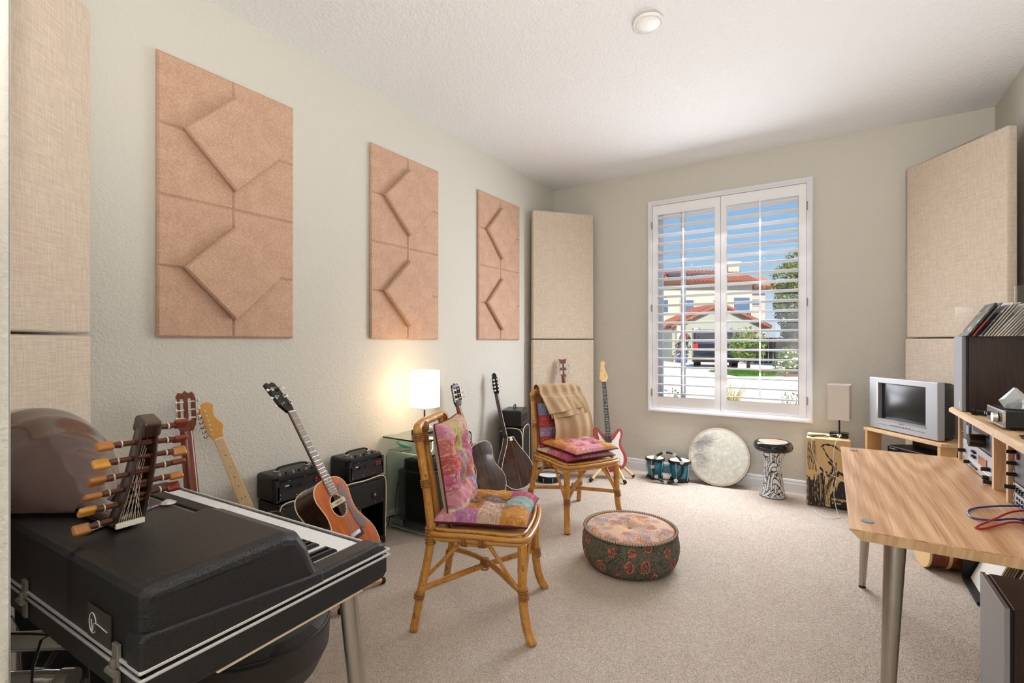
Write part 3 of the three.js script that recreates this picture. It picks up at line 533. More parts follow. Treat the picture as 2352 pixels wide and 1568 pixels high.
// ---------------------------------------------------------------- round-backed lute lying face down on the lid
{
  const t = thing('oud', 'dark brown round-backed lute lying face down on the piano', 'lute', [-1.34, 0.9105, -0.458], 0.06);
  const lerpT = (tab, u) => { for (let i = 1; i < tab.length; i++) if (u <= tab[i][0]) { const [a, x] = tab[i - 1], [b, y] = tab[i], k = (u - a) / (b - a), s = k * k * (3 - 2 * k) * 0.35 + k * 0.65; return x + (y - x) * s; } return tab[tab.length - 1][1]; };
  const wT = [[0, 0.03], [0.08, 0.06], [0.2, 0.105], [0.32, 0.142], [0.45, 0.17], [0.58, 0.184], [0.7, 0.18], [0.82, 0.156], [0.91, 0.115], [0.97, 0.066], [1, 0.004]];
  const hT = [[0, 0.03], [0.08, 0.07], [0.2, 0.125], [0.32, 0.172], [0.45, 0.208], [0.58, 0.226], [0.7, 0.222], [0.82, 0.196], [0.91, 0.148], [0.97, 0.088], [1, 0.004]];
  const X = (u) => -0.2 - 0.62 * u;
  const ribs = 15;
  mesh('bowl', [grid((u, v) => { const a = Math.PI * v, w = lerpT(wT, u), h = lerpT(hT, u), k = 1 - 0.008 * Math.abs(Math.sin(ribs * Math.PI * v)) * 0; return [X(u), 0.006 + h * Math.sin(a) * k, w * Math.cos(a) * k]; }, 60, 60, (u, v) => [v, u * 0.6])], M.oud, t, true);
  mesh('soundboard', [grid((u, v) => [X(u), 0.006, lerpT(wT, u) * (2 * v - 1)], 40, 2)], M.oakEdge, t);
  mesh('rim_binding', [-1, 1].map((s) => tube(Array.from({ length: 30 }, (_, i) => [X(i / 29), 0.007, s * (lerpT(wT, i / 29) + 0.001)]), 0.0025, 60, 6)), M.rosewood, t);
  mesh('neck', [sweep([[-0.22, 0.022, 0], [-0.1, 0.02, 0], [-0.004, 0.018, 0]], (q) => 0.028 - 0.004 * q, 12, 14, 1).scale(1, 0.75, 1)], M.oud, t);
  mesh('fingerboard', [slab([[-0.22, -0.029], [0, -0.025], [0, 0.025], [-0.22, 0.029]], 0.005, 0.001).rotateX(Math.PI / 2).translate(0, 0.006, 0)], M.ebony, t);
  mesh('nut', [rbox(0.008, 0.012, 0.056, 0.001, 0.004, 0.008, 0)], M.ivory, t);
  // peg box: two curved cheeks, a back and a finial
  const path = (q) => [0.004 + 0.045 * q + 0.012 * Math.sin(Math.PI * q), 0.008 + 0.218 * q, -0.022 * q];
  const cheek = (s) => grid((u, v) => { const p = path(u), w = 0.027 - 0.012 * u, dpt = 0.021 - 0.004 * u, a = v * 2 * Math.PI; return [p[0] - dpt + dpt * Math.cos(a) * (Math.abs(Math.cos(a)) ** 0.2 || 1), p[1], p[2] + s * w + 0.0045 * Math.sign(Math.sin(a)) * Math.abs(Math.sin(a)) ** 0.5]; }, 24, 12);
  const pb = mesh('peg_box', [cheek(1), cheek(-1), grid((u, v) => { const p = path(u), w = 0.026 - 0.012 * u; return [p[0] - 0.038 + 0.008 * u, p[1], p[2] + w * (2 * v - 1)]; }, 20, 2), rbox(0.05, 0.04, 0.041, 0.008, 0.03, 0.228, -0.024, [0, 0, -0.4])], M.walnut, t);
  const pegGeo = (s) => [];
  const mats = [M.peg, M.pegRed, M.peg, M.mahogany];
  for (const s of [1, -1]) for (let k = 0; k < 6; k++) {
    const q = (s > 0 ? 0.06 : 0.28) + k * (s > 0 ? 0.158 : 0.138), [px, py, pz] = path(q), w = 0.027 - 0.012 * q, x = px - 0.02, tilt = rr(-0.06, 0.06);
    const peg = mesh('peg', [bar([x, py, pz - s * w], [x, py + tilt * 0.03, pz + s * (w + 0.035)], 0.005, 0.0062, 12), bar([x, py + tilt * 0.03, pz + s * (w + 0.03)], [x, py + tilt * 0.05, pz + s * (w + 0.045)], 0.008, 0.006, 12)], M.pegDark, t);
    mesh('collar', [ring(0.0068, 0.0018, x, py + tilt * 0.03, pz + s * (w + 0.029), null, 16, 6)], M.cream, peg);
    const tu = rr(-1.1, 1.1), kg = put(rbox(0.024, 0.013, 0.032, 0.0062, 0, 0, 0, null, 4), null, [0, 0, tu]);
    mesh('knob', [kg.translate(x, py + tilt * 0.07, pz + s * (w + 0.058))], s > 0 ? (k % 3 === 1 ? M.maple : M.peg) : (k > 3 ? M.pegRed : k % 2 ? M.peg : M.pegRed), peg);
  }
  const st = [];
  for (let k = 0; k < 11; k++) { const z0 = -0.023 + k * 0.0046, q = 0.3 + 0.06 * k, p = path(Math.min(0.92, q)); st.push(bar([0.006, 0.014, z0], [p[0] - 0.016, p[1], p[2] + (k % 2 ? 0.004 : -0.004)], 0.0004, 0.0004, 5)); }
  mesh('strings', st, M.ivory, t);
}

// ---------------------------------------------------------------- under the piano
{
  const t = thing('piano_stool', 'round black leather stool pushed under the electric piano', 'stool', [-1.42, 0, -0.80]);
  mesh('seat_cushion', [lathe([[0, 0.52], [0.12, 0.522], [0.175, 0.515], [0.198, 0.5], [0.203, 0.485], [0.2, 0.42], [0.17, 0.36], [0.1, 0.34], [0, 0.34]], 48)], M.tolexBrown, t);
  mesh('piping', [ring(0.2, 0.004, 0, 0.497, 0, [Math.PI / 2, 0, 0], 48)], M.black, t);
  mesh('column', [cyl(0.03, 0.03, 0.32, 0, 0.19, 0)], M.chrome, t);
  for (let k = 0; k < 4; k++) { const a = k * Math.PI / 2 + 0.4; mesh('leg', [tube([[0.02 * Math.cos(a), 0.3, 0.02 * Math.sin(a)], [0.12 * Math.cos(a), 0.24, 0.12 * Math.sin(a)], [0.19 * Math.cos(a), 0.012, 0.19 * Math.sin(a)]], 0.012, 20, 10)], M.chrome, t); }
}
{
  const t = thing('chrome_stand', 'chrome tube rack with clear acrylic cheeks under the piano back', 'rack', [-1.60, 0, -0.35], 33 * R);
  for (const [y, z] of [[0.605, -0.01], [0.535, 0.03]]) { const r = mesh('chrome_tube', [bar([-0.16, y, z], [0.11, y + 0.01, z], 0.022, 0.022, 24)], M.chrome, t); mesh('end_cap', [bar([0.10, y + 0.01, z], [0.13, y + 0.011, z], 0.024, 0.024, 24)], M.steel, r); }
  for (const x of [-0.1, 0.07]) mesh('acrylic_cheek', [slab([[-0.1, 0.02], [0.1, 0.02], [0.07, 0.6], [0.05, 0.65], [-0.05, 0.65], [-0.07, 0.6]], 0.008, 0.002).rotateY(Math.PI / 2).translate(x, 0, 0)], M.acrylic, t);
}
{
  const t = thing('black_floor_amp', 'black box amplifier in the dark under the piano', 'amplifier', [-2.03, 0, -0.63], 0.9);
  mesh('cabinet', [rbox(0.34, 0.56, 0.3, 0.012, 0, 0.28, 0)], M.tolex, t);
  mesh('control_plate', [rbox(0.1, 0.07, 0.006, 0.003, 0.1, 0.46, 0.153)], M.nickel, t);
  mesh('plate_lettering', [span(0.07, 0.078, 0.445, 0.475, 0.156, 0.158), span(0.085, 0.11, 0.468, 0.475, 0.156, 0.158), span(0.094, 0.101, 0.445, 0.47, 0.156, 0.158), put(new THREE.TorusGeometry(0.009, 0.003, 6, 16), [0.126, 0.455, 0.157])], M.black, t);
}
single('stand_pole', [bar([-2.05, 0, -0.30], [-1.515, 0.64, -0.39], 0.007, 0.007, 10)], M.blackGloss, 'thin slanted black rod under the piano back', 'rod');
// ---------------------------------------------------------------- amplifiers along the left wall, faces towards the room (+x)
function ampHead(z0, z1, y, label) {
  const w = z0 - z1, t = thing('amplifier_head', label, 'amplifier', [-2.455, y, (z0 + z1) / 2], Math.PI / 2, 'small black amplifier heads');   // local z out of the wall, x towards -z
  const d = 0.19, h = 0.148;
  mesh('case', [rbox(w, h - 0.004, d - 0.02, 0.018, 0, h / 2 + 0.004, -d / 2 - 0.01), rbox(w, h - 0.05, 0.03, 0.012, 0, h / 2 - 0.018, -0.015), span(-w / 2 + 0.004, -w / 2 + 0.022, 0.01, h - 0.02, -0.03, 0), span(w / 2 - 0.022, w / 2 - 0.004, 0.01, h - 0.02, -0.03, 0)], M.tolex, t);
  const p = mesh('control_panel', [span(-w / 2 + 0.02, w / 2 - 0.02, h - 0.03, h - 0.012, -0.055, -0.008, 0)], M.black, t); p.position.y = 0.006;
  for (let k = 0; k < 7; k++) { const x = -w / 2 + 0.04 + k * (w - 0.08) / 6; const kn = mesh('knob', [cyl(0.007, 0.006, 0.012, x, h + 0.006, -0.032, null, 14), cyl(0.009, 0.009, 0.003, x, h, -0.032, null, 14)], k % 2 ? M.black : M.nickel, t); }
  mesh('handle', [sweep([[-w * 0.3, h + 0.006, -0.1], [-w * 0.27, h + 0.02, -0.1], [0, h + 0.027, -0.1], [w * 0.27, h + 0.02, -0.1], [w * 0.3, h + 0.006, -0.1]], () => 0.011, 20, 10, 0.45)], M.rubber, t);
  for (const s of [-1, 1]) mesh('handle_cap', [rbox(0.028, 0.012, 0.026, 0.004, s * w * 0.3, h + 0.005, -0.1)], M.nickel, t);
  const r = mesh('rear_recess', [span(-w / 2 + 0.03, w / 2 - 0.03, h * 0.42, h - 0.035, -0.002, 0.001)], M.black, t);
  for (const x of [0.26, 0.34]) mesh('red_socket', [ring(0.008, 0.0035, x * w, h * 0.58, 0.004, null, 16, 8)], M.red, r);
  mesh('black_socket', [cyl(0.008, 0.008, 0.01, -w * 0.2, h * 0.56, 0.004, [Math.PI / 2, 0, 0], 14), cyl(0.005, 0.005, 0.012, -w * 0.05, h * 0.56, 0.004, [Math.PI / 2, 0, 0], 14)], M.rubber, r);
  mesh('label_plate', [span(-w * 0.33, -w * 0.26, h * 0.6, h * 0.64, 0.0, 0.003)], M.white, r);
  mesh('screw', [[-0.42, 0.2], [-0.12, 0.2], [0.16, 0.2], [0.42, 0.2], [-0.42, 0.34], [0.42, 0.34], [-0.25, 0.78], [0.05, 0.8]].map(([x, yy]) => ball(0.003, x * w, h * yy, 0.001, 1, 1, 0.5, 8)), M.nickel, t);
  return t;
}
function ampCab(z0, z1, h, label) {
  const w = z0 - z1, t = thing('speaker_cabinet', label, 'speaker cabinet', [-2.455, 0, (z0 + z1) / 2], Math.PI / 2, 'black open-backed speaker cabinets'), d = 0.2;
  mesh('case', [rbox(w, 0.02, d, 0.008, 0, h - 0.01, -d / 2), rbox(w, 0.02, d, 0.008, 0, 0.02, -d / 2), rbox(0.02, h - 0.02, d, 0.008, -w / 2 + 0.01, h / 2, -d / 2), rbox(0.02, h - 0.02, d, 0.008, w / 2 - 0.01, h / 2, -d / 2), span(-w / 2 + 0.01, w / 2 - 0.01, 0.02, h - 0.01, -d, -d + 0.012)], M.tolex, t);
  const b = mesh('back_board', [rspan(-w / 2 + 0.018, w / 2 - 0.018, h * 0.62, h - 0.02, -0.012, -0.001, 0.002), rspan(-w / 2 + 0.018, w / 2 - 0.018, 0.03, h * 0.14, -0.012, -0.001, 0.002)], M.tolex, t);
  mesh('jack_cup', [ring(0.02, 0.004, 0.08, h * 0.76, 0, null, 24, 8), cyl(0.016, 0.016, 0.004, 0.08, h * 0.76, 0, [Math.PI / 2, 0, 0], 20)], M.black, b);
  mesh('jack', [ring(0.006, 0.003, 0.08, h * 0.76, 0.004, null, 16, 6)], M.nickel, b);
  mesh('screw', [[-0.42, 0.95], [0, 0.95], [0.42, 0.95], [-0.42, 0.66], [0.42, 0.66], [-0.15, 0.66], [0.25, 0.66]].map(([x, y]) => ball(0.003, x * w, h * y, 0, 1, 1, 0.5, 8)), M.nickel, b);
  mesh('speaker_cone', [cyl(0.11, 0.05, 0.05, 0.02, h * 0.42, -d + 0.06, [Math.PI / 2, 0, 0], 32), cyl(0.045, 0.045, 0.05, 0.02, h * 0.42, -d + 0.09, [Math.PI / 2, 0, 0], 24)], M.darkGrey, t);
  mesh('piping', [tube([[-w / 2 + 0.006, h * 0.5, 0], [-w / 2 + 0.006, h - 0.03, 0.001], [-w / 2 + 0.025, h - 0.003, 0.001], [0, h - 0.002, 0.001], [w / 2 - 0.025, h - 0.003, 0.001], [w / 2 - 0.006, h - 0.03, 0.001], [w / 2 - 0.006, 0.05, 0.001]], 0.0035, 60, 8)], M.cream, t);
  for (const s of [-1, 1]) mesh('rubber_foot', [cyl(0.012, 0.014, 0.012, s * (w / 2 - 0.04), 0.006, -0.03), cyl(0.012, 0.014, 0.012, s * (w / 2 - 0.04), 0.006, -d + 0.03)], M.rubber, t);
}
ampCab(-1.50, -1.85, 0.46, 'left black cabinet, mostly hidden behind the orange guitar');
ampHead(-1.483, -1.80, 0.464, 'left black amplifier head behind the orange guitar neck');
ampCab(-1.9, -2.25, 0.46, 'right black cabinet with headphones, beside the glass table');
ampHead(-1.955, -2.235, 0.464, 'right black amplifier head beside the glass table');
{
  const t = thing('headphones', 'grey headphones hanging inside the right black cabinet', 'headphones', [-2.485, 0.12, -2.03], 0.5);
  mesh('headband', [tube([[0, 0.08, -0.075], [0, 0.15, -0.06], [0, 0.175, 0], [0, 0.15, 0.06], [0, 0.08, 0.075]], 0.007, 30, 8)], M.silver, t);
  for (const s of [-1, 1]) { mesh('ear_cup', [cyl(0.038, 0.042, 0.03, 0, 0.055, s * 0.072, [Math.PI / 2, 0, 0], 24)], M.silver, t); mesh('ear_pad', [ring(0.03, 0.012, 0, 0.055, s * 0.05, null, 24, 8)], M.rubber, t); }
}
// smaller stack in the corner
{
  let t = thing('small_speaker_cabinet', 'small black cabinet with white corner piping in the corner', 'speaker cabinet', [-2.52, 0, -3.93], 0.35);
  mesh('case', [rbox(0.22, 0.53, 0.34, 0.02, 0, 0.275, 0)], M.tolex, t);
  mesh('piping', [tube([[0.111, 0.1, 0.15], [0.111, 0.49, 0.15], [0.111, 0.53, 0.12], [0.111, 0.53, -0.12], [0.111, 0.49, -0.15], [0.111, 0.1, -0.15]], 0.004, 50, 6), tube([[-0.1, 0.5, 0.171], [-0.07, 0.53, 0.171], [0.07, 0.53, 0.171], [0.1, 0.5, 0.171], [0.1, 0.06, 0.171]], 0.004, 40, 6)], M.cream, t);
  mesh('grille_cloth', [rspan(0.1, 0.114, 0.04, 0.5, -0.135, 0.135, 0.004)], M.grille, t);
  mesh('rubber_foot', [[0.08, 0.14], [0.08, -0.14], [-0.08, 0.14], [-0.08, -0.14]].map(([x, z]) => cyl(0.012, 0.014, 0.014, x, 0.007, z)), M.rubber, t);
  t = thing('small_amplifier_head', 'small black amplifier head with wire handle on the corner cabinet', 'amplifier', [-2.52, 0.54, -3.93], 0.35);
  mesh('case', [rbox(0.2, 0.155, 0.3, 0.016, 0, 0.0785, 0)], M.tolex, t);
  mesh('handle', [tube([[0, 0.15, 0.05], [0, 0.19, 0.035], [0, 0.195, 0], [0, 0.19, -0.035], [0, 0.15, -0.05]], 0.005, 24, 8)], M.rubber, t);
  mesh('vent_row', [-0.1, -0.05, 0, 0.05, 0.1].map((z) => rbox(0.004, 0.07, 0.012, 0.001, 0.1, 0.08, z)), M.black, t);
}

// ---------------------------------------------------------------- bent glass side table, lamp and what stands on it
{
  const t = thing('glass_side_table', 'S-shaped bent clear glass side table under the lit lamp', 'table', [0, 0, 0]);
  const curve = []; const arcc = (cz, cy, r, a0, a1) => { for (let i = 0; i <= 8; i++) { const a = (a0 + (a1 - a0) * i / 8) * R; curve.push([cz + r * Math.cos(a), cy + r * Math.sin(a)]); } };
  curve.push([2.40, 0.66]); arcc(2.89, 0.628, 0.032, 90, 0); arcc(2.89, 0.588, 0.032, 0, -90); arcc(2.47, 0.524, 0.032, 90, 180); arcc(2.47, 0.046, 0.032, 180, 270); curve.push([2.95, 0.014]);
  const off = (s) => curve.map(([x, y], i) => { const [ax, ay] = curve[Math.max(0, i - 1)], [bx, by] = curve[Math.min(curve.length - 1, i + 1)], l = Math.hypot(bx - ax, by - ay); return [x - (by - ay) / l * s, y + (bx - ax) / l * s]; });
  const outline = [...off(0.005), ...off(-0.005).reverse()];
  mesh('bent_glass', [slab(outline, 0.385, 0).rotateY(Math.PI / 2).translate(-2.65, 0, 0)], M.tableGlass, t);
}
const SHADE = mat(0xfff6e6, 0.9, { emissive: 0xffe6bd, emissiveIntensity: 0.62, transmission: 0.2, thickness: 0 }), SHADE_OFF = mat(0xe2d9d0, 0.95);
function tableLamp(pos, turn, label, lit, w, h0, h1, bw) {
  const t = thing('table_lamp', label, 'lamp', pos, turn);
  mesh('base', [rbox(bw, 0.04, bw * 0.75, 0.003, 0, 0.02, 0)], M.blackGloss, t);
  mesh('stem', [cyl(0.006, 0.006, h0 - 0.02, 0, 0.02 + h0 / 2, 0, null, 12)], M.black, t);
  const s = w / 2, sh = [span(-s, s, h0, h1, s - 0.002, s), span(-s, s, h0, h1, -s, -s + 0.002), span(s - 0.002, s, h0, h1, -s, s), span(-s, -s + 0.002, h0, h1, -s, s)];
  const shade = mesh('shade', sh, lit ? SHADE : SHADE_OFF, t);
  const fr = (y) => [[-1, -1, 1, -1], [1, -1, 1, 1], [1, 1, -1, 1], [-1, 1, -1, -1]].map(([a, b, c, d]) => bar([a * s, y, b * s], [c * s, y, d * s], 0.0018, 0.0018, 6));
  mesh('shade_rim', fr(h0), M.white, shade); mesh('shade_rim', fr(h1), M.white, shade);
  mesh('shade_spider', [bar([-s, h0 + 0.03, 0], [s, h0 + 0.03, 0], 0.002), bar([0, h0 + 0.03, -s], [0, h0 + 0.03, s], 0.002)], M.nickel, shade);
  const bulb = mesh('bulb', [ball(0.026, 0, h0 + 0.1, 0), cyl(0.012, 0.014, 0.06, 0, h0 + 0.045, 0)], lit ? mat(0xfff3da, 0.4, { emissive: 0xffdfae, emissiveIntensity: 2 }) : M.white, t);
  if (lit) { const l = new THREE.PointLight(0xffe0b2, 0.26); l.position.set(0, h0 + 0.1, 0); l.shadow.radius = 2; l.castShadow = true; t.add(l); }
  return t;
}
tableLamp([-2.42, 0.666, -2.58], 0, 'lit table lamp with glowing cream shade on the glass table', true, 0.152, 0.2, 0.465, 0.15);
single('cork_coaster', [lathe([[0, 0.006], [0.055, 0.006], [0.06, 0.003], [0.055, 0], [0, 0]], 32)], M.ivory, 'round white dish lying on the glass table beside the lamp', 'dish').position.set(-2.33, 0.6655, -2.5);
{
  const t = thing('glass_bird', 'small turquoise glass bird on the lower glass shelf', 'figurine', [-2.57, 0.5615, -2.53], 0.7); t.scale.setScalar(0.8);
  const tq = mat(0x8ed8c6, 0.15, { transmission: 0.2, thickness: 0.03, ior: 1.45 });
  mesh('body', [sweep([[-0.06, 0.062, 0], [-0.03, 0.042, 0], [0.015, 0.026, 0], [0.07, 0.008, 0]], (q) => 0.003 + 0.022 * Math.sin(Math.PI * Math.min(1, q * 0.85 + 0.1)), 20, 14, 0.8)], tq, t);
  mesh('tail', [slab([[-0.075, 0.06], [-0.05, 0.078], [-0.02, 0.05], [-0.05, 0.04]], 0.01, 0.003).translate(0, 0, -0.005)], tq, t);
}
{
  const t = thing('subwoofer', 'black subwoofer box on the base of the glass table', 'speaker', [-2.45, 0.0195, -2.69], 0);
  mesh('cabinet', [rspan(-0.15, 0.12, 0, 0.4, -0.2, 0.19, 0.008)], M.black, t);
  mesh('top_box', [rspan(-0.12, 0.1, 0.4, 0.47, -0.12, 0.16, 0.006)], M.black, t);
  const l = mesh('front_plate', [rspan(0.119, 0.124, 0.03, 0.37, -0.185, 0.175, 0.002)], M.darkGrey, t);
  const tx = canvasTex(256, 256, (c) => { c.fillStyle = '#151516'; c.fillRect(0, 0, 256, 256); c.fillStyle = '#d9d9d4'; c.fillRect(96, 20, 120, 78); c.fillStyle = '#161616'; c.beginPath(); c.arc(150, 72, 22, 0, 7); c.fill(); c.fillStyle = '#e4e4e0'; c.font = 'bold 54px sans-serif'; c.fillText('ER', 130, 190); });
  mesh('logo_plate', [new THREE.PlaneGeometry(0.13, 0.13).rotateY(Math.PI / 2).translate(0.1252, 0.25, -0.12)], mat(0xffffff, 0.5, { map: tx }), l, true);
}
single('power_strip', [rbox(0.07, 0.04, 0.16, 0.006, -2.585, 0.0405, -2.55)], M.grey, 'grey power adapter on the glass base beside the subwoofer', 'power adapter');
single('tangled_cable', [tube([[-2.57, 0.065, -2.5], [-2.59, 0.13, -2.47], [-2.62, 0.2, -2.5], [-2.63, 0.36, -2.55], [-2.61, 0.44, -2.6]], 0.004, 40, 6), tube([[-2.57, 0.065, -2.56], [-2.6, 0.1, -2.43], [-2.61, 0.04, -2.41], [-2.61, 0.01, -2.36], [-2.6, 0.03, -2.3]], 0.004, 40, 6), tube([[-2.6, 0.06, -2.52], [-2.62, 0.09, -2.42], [-2.625, 0.02, -2.38], [-2.62, 0.012, -2.28]], 0.004, 40, 6)], M.black, 'black power cables looping behind the subwoofer', 'cable');

// ---------------------------------------------------------------- stringed instruments; local y runs up the neck from the end of the body, z is the front
const outlineOf = (tab) => [...tab.map(([y, w]) => [w, y]), ...tab.slice().reverse().map(([y, w]) => [-w, y])].filter(([x], i, a) => !(i && Math.abs(x) < 1e-6 && Math.abs(a[i - 1][0]) < 1e-6));
const smoothOutline = (tab) => { const c = new THREE.SplineCurve(outlineOf(tab).map(([x, y]) => new THREE.Vector2(x, y)).concat([new THREE.Vector2(tab[0][1], tab[0][0])])); return c.getPoints(110).slice(0, -1).map((p) => [p.x, p.y]); };
const GUITAR = [[0, 0.001], [0.006, 0.06], [0.03, 0.125], [0.075, 0.175], [0.13, 0.195], [0.185, 0.186], [0.235, 0.155], [0.28, 0.128], [0.325, 0.12], [0.37, 0.13], [0.415, 0.142], [0.455, 0.132], [0.482, 0.1], [0.494, 0.055], [0.497, 0.001]];
const TEAR = [[0, 0.001], [0.005, 0.05], [0.03, 0.105], [0.08, 0.15], [0.14, 0.163], [0.2, 0.155], [0.27, 0.125], [0.34, 0.085], [0.4, 0.052], [0.44, 0.035], [0.455, 0.03], [0.457, 0.001]];
function hole(x, y, r) { const p = new THREE.Path(); p.absarc(x, y, r, 0, 2 * Math.PI, true); return p; }
function tuner(p, x, y, s, len, button, post, front = 0.008) {
  const m = mesh('tuner', [bar([x, y, -0.016], [x + s * len, y, -0.016], 0.0025, 0.0025, 8), rbox(0.014, 0.016, 0.008, 0.002, x, y, -0.013), ...(post ? [cyl(0.004, 0.004, 0.016, x, y, front, [Math.PI / 2, 0, 0], 12), cyl(0.006, 0.006, 0.003, x, y, front - 0.004, [Math.PI / 2, 0, 0], 12)] : [])], M.nickel, p);
  mesh('button', [ball(0.009, x + s * (len + 0.006), y, -0.016, 1, 0.8, 0.45, 12)], button, m);
}
function neckParts(t, o) {   // o: y0 body joint, y1 nut, w0, w1 half widths, z height of the board, frets, scaleY bridge, mats
  mesh('neck', [grid((u, v) => { const y = o.yb + (o.y1 - o.yb + 0.01) * u, w = o.w0 + (o.w1 - o.w0) * u, a = Math.PI * v; return [w * Math.cos(a), y, o.z - 0.002 - (0.02 - 0.004 * u) * Math.sin(a)]; }, 12, 12)], o.neck, t);
  mesh('fingerboard', [slab([[-o.w0 * 1.06, o.y0], [o.w0 * 1.06, o.y0], [o.w1, o.y1], [-o.w1, o.y1]], 0.006, 0.001).translate(0, 0, o.z - 0.003)], o.board, t);
  const L = o.y1 - o.bridge, f = [], d = [], ins = [3, 5, 7, 9, 12, 15, 17];
  for (let k = 1; k <= o.frets; k++) { const y = o.y1 - L * (1 - 2 ** (-k / 12)), q = (y - o.y0) / (o.y1 - o.y0), w = o.w0 * 1.06 + (o.w1 - o.w0 * 1.06) * q; if (y < o.y0 + 0.004) break; f.push(box(2 * w, 0.0022, 0.0022, 0, y, o.z + 0.0035)); if (ins.includes(k)) { const yp = o.y1 - L * (1 - 2 ** (-(k - 0.5) / 12)); d.push(...(k === 12 ? [-0.008, 0.008] : [0]).map((x) => cyl(0.0028, 0.0028, 0.001, x, yp, o.z + 0.0032, [Math.PI / 2, 0, 0], 10))); } }
  mesh('frets', f, M.nickel, t); mesh('position_dots', d, o.dots ?? M.ivory, t);
  mesh('nut', [rbox(2 * o.w1, 0.005, 0.009, 0.001, 0, o.y1 + 0.002, o.z + 0.002)], M.ivory, t);
  const st = []; for (let k = 0; k < o.strings; k++) { const q = o.strings > 1 ? k / (o.strings - 1) * 2 - 1 : 0; st.push(bar([q * o.w0 * 0.9, o.bridge, o.z + 0.010], [q * o.w1 * 0.85, o.y1, o.z + 0.006], 0.0007, 0.0006, 5)); }
  mesh('strings', st, M.string, t);
}
function acousticBody(t, tab, depth, m, holeY, holeR, binding) {
  const o = smoothOutline(tab), hs = holeR ? [hole(0, holeY, holeR)] : [];
  mesh('sides', [slab(o, depth - 0.006, 0.003, false, hs).translate(0, 0, -depth + 0.003)], m.side, t);
  mesh('soundboard', [slab(o, 0.005, 0.0015, false, holeR ? [hole(0, holeY, holeR)] : []).translate(0, 0, -0.003)], m.top, t);
  mesh('back', [slab(o, 0.006, 0.002).translate(0, 0, -depth - 0.001)], m.back, t);
  if (binding) mesh('binding', [tube(o.map(([x, y]) => [x, y, 0.0005]), 0.0028, 220, 6, true), tube(o.map(([x, y]) => [x, y, -depth]), 0.0028, 220, 6, true)], binding, t);
}
// --- orange flat-top guitar on a wooden stand
{
  const B = V(-1.813, 0.481, -1.443), N = V(-2.10, 1.008, -1.332), up = N.clone().sub(B).normalize(), E = B.clone().addScaledVector(up, -0.17);
  const t = thing('acoustic_guitar', 'orange-topped acoustic guitar with dark pickguard behind the piano keys', 'guitar');
  stand(t, E.addScaledVector(CR, 0.022).add(V(0, -0.025, 0)).toArray(), up.toArray(), [0.8, 0.5, -0.32]);
  acousticBody(t, GUITAR.map(([y, w]) => [y * 0.92, w * 0.88]), 0.105, { side: M.walnut, top: M.spruce, back: M.walnut }, 0.325, 0.05, M.cream);
  mesh('rosette', [ring(0.054, 0.0025, 0, 0.325, 0.002, null, 40, 6)], M.cream, t);
  mesh('pickguard', [slab([[0.04, 0.38], [0.07, 0.415], [0.09, 0.4], [0.095, 0.355], [0.085, 0.3], [0.1, 0.245], [0.13, 0.2], [0.108, 0.175], [0.07, 0.19], [0.056, 0.225], [0.056, 0.29]], 0.002, 0.0005, true).translate(0, 0, 0.002)], M.pegDark, t);
  const p = mesh('pickup', [rbox(0.105, 0.024, 0.012, 0.003, 0, 0.338, 0.006)], M.cream, t);
  mesh('pole_screws', [-2.5, -1.5, -0.5, 0.5, 1.5, 2.5].map((k) => cyl(0.0025, 0.0025, 0.002, k * 0.0105, 0.338, 0.0125, [Math.PI / 2, 0, 0], 10)), M.black, p);
  mesh('bridge', [rbox(0.14, 0.032, 0.01, 0.004, 0, 0.17, 0.006)], M.ebony, t);
  mesh('saddle', [rbox(0.08, 0.02, 0.014, 0.003, 0, 0.178, 0.01)], M.nickel, t);
  neckParts(t, { yb: 0.44, y0: 0.378, y1: 0.805, w0: 0.027, w1: 0.0215, z: 0.006, frets: 20, strings: 6, bridge: 0.175, neck: M.walnut, board: M.rosewoodLight, dots: M.ivory });
  const h = mesh('headstock', [slab([[-0.022, 0], [0.022, 0], [0.04, 0.045], [0.035, 0.17], [0.018, 0.178], [0, 0.168], [-0.018, 0.178], [-0.035, 0.17], [-0.04, 0.045]], 0.014, 0.002).rotateX(-0.22).translate(0, 0.808, -0.008)], M.blackGloss, t);
  const tx = canvasTex(256, 96, (c) => { c.fillStyle = '#0c0c0d'; c.fillRect(0, 0, 256, 96); c.fillStyle = '#d8c88e'; c.font = 'italic bold 60px serif'; c.fillText('Gibson', 22, 68); });
  mesh('logo', [new THREE.PlaneGeometry(0.05, 0.019).rotateX(-0.22).translate(0, 0.95, -0.0245)], mat(0xffffff, 0.3, { map: tx }), h, true);
  for (const s of [-1, 1]) for (const k of [0, 1, 2]) tuner(t, s * 0.027, 0.855 + k * 0.042, s, 0.02, M.ivory, true, -0.012 - k * 0.009 + 0.014);
}
function dowelStand(name, label, pos, turn, h, feet, group) {
  const t = thing(name, label, 'guitar stand', pos, turn, group);
  for (const [x, z] of feet) { const l = mesh('leg', [bar([0, h, 0], [x, 0.018, z], 0.012, 0.014, 12)], M.mapleLight, t); const d = Math.hypot(x, z); mesh('rubber_tip', [bar([x * 0.94, 0.018 + (h - 0.018) * 0.06, z * 0.94], [x * 1.02, 0.016, z * 1.02], 0.0165, 0.0165, 14)], M.rubber, l); }
  mesh('hub', [ball(0.026, 0, h, 0)], M.rubber, t);
  return t;
}
dowelStand('guitar_stand', 'wooden dowel guitar stand with black feet behind the piano leg', [-2.12, 0, -1.62], 0, 0.075, [[0.06, -0.25], [0.135, 0.19], [0.125, 0.08]]);
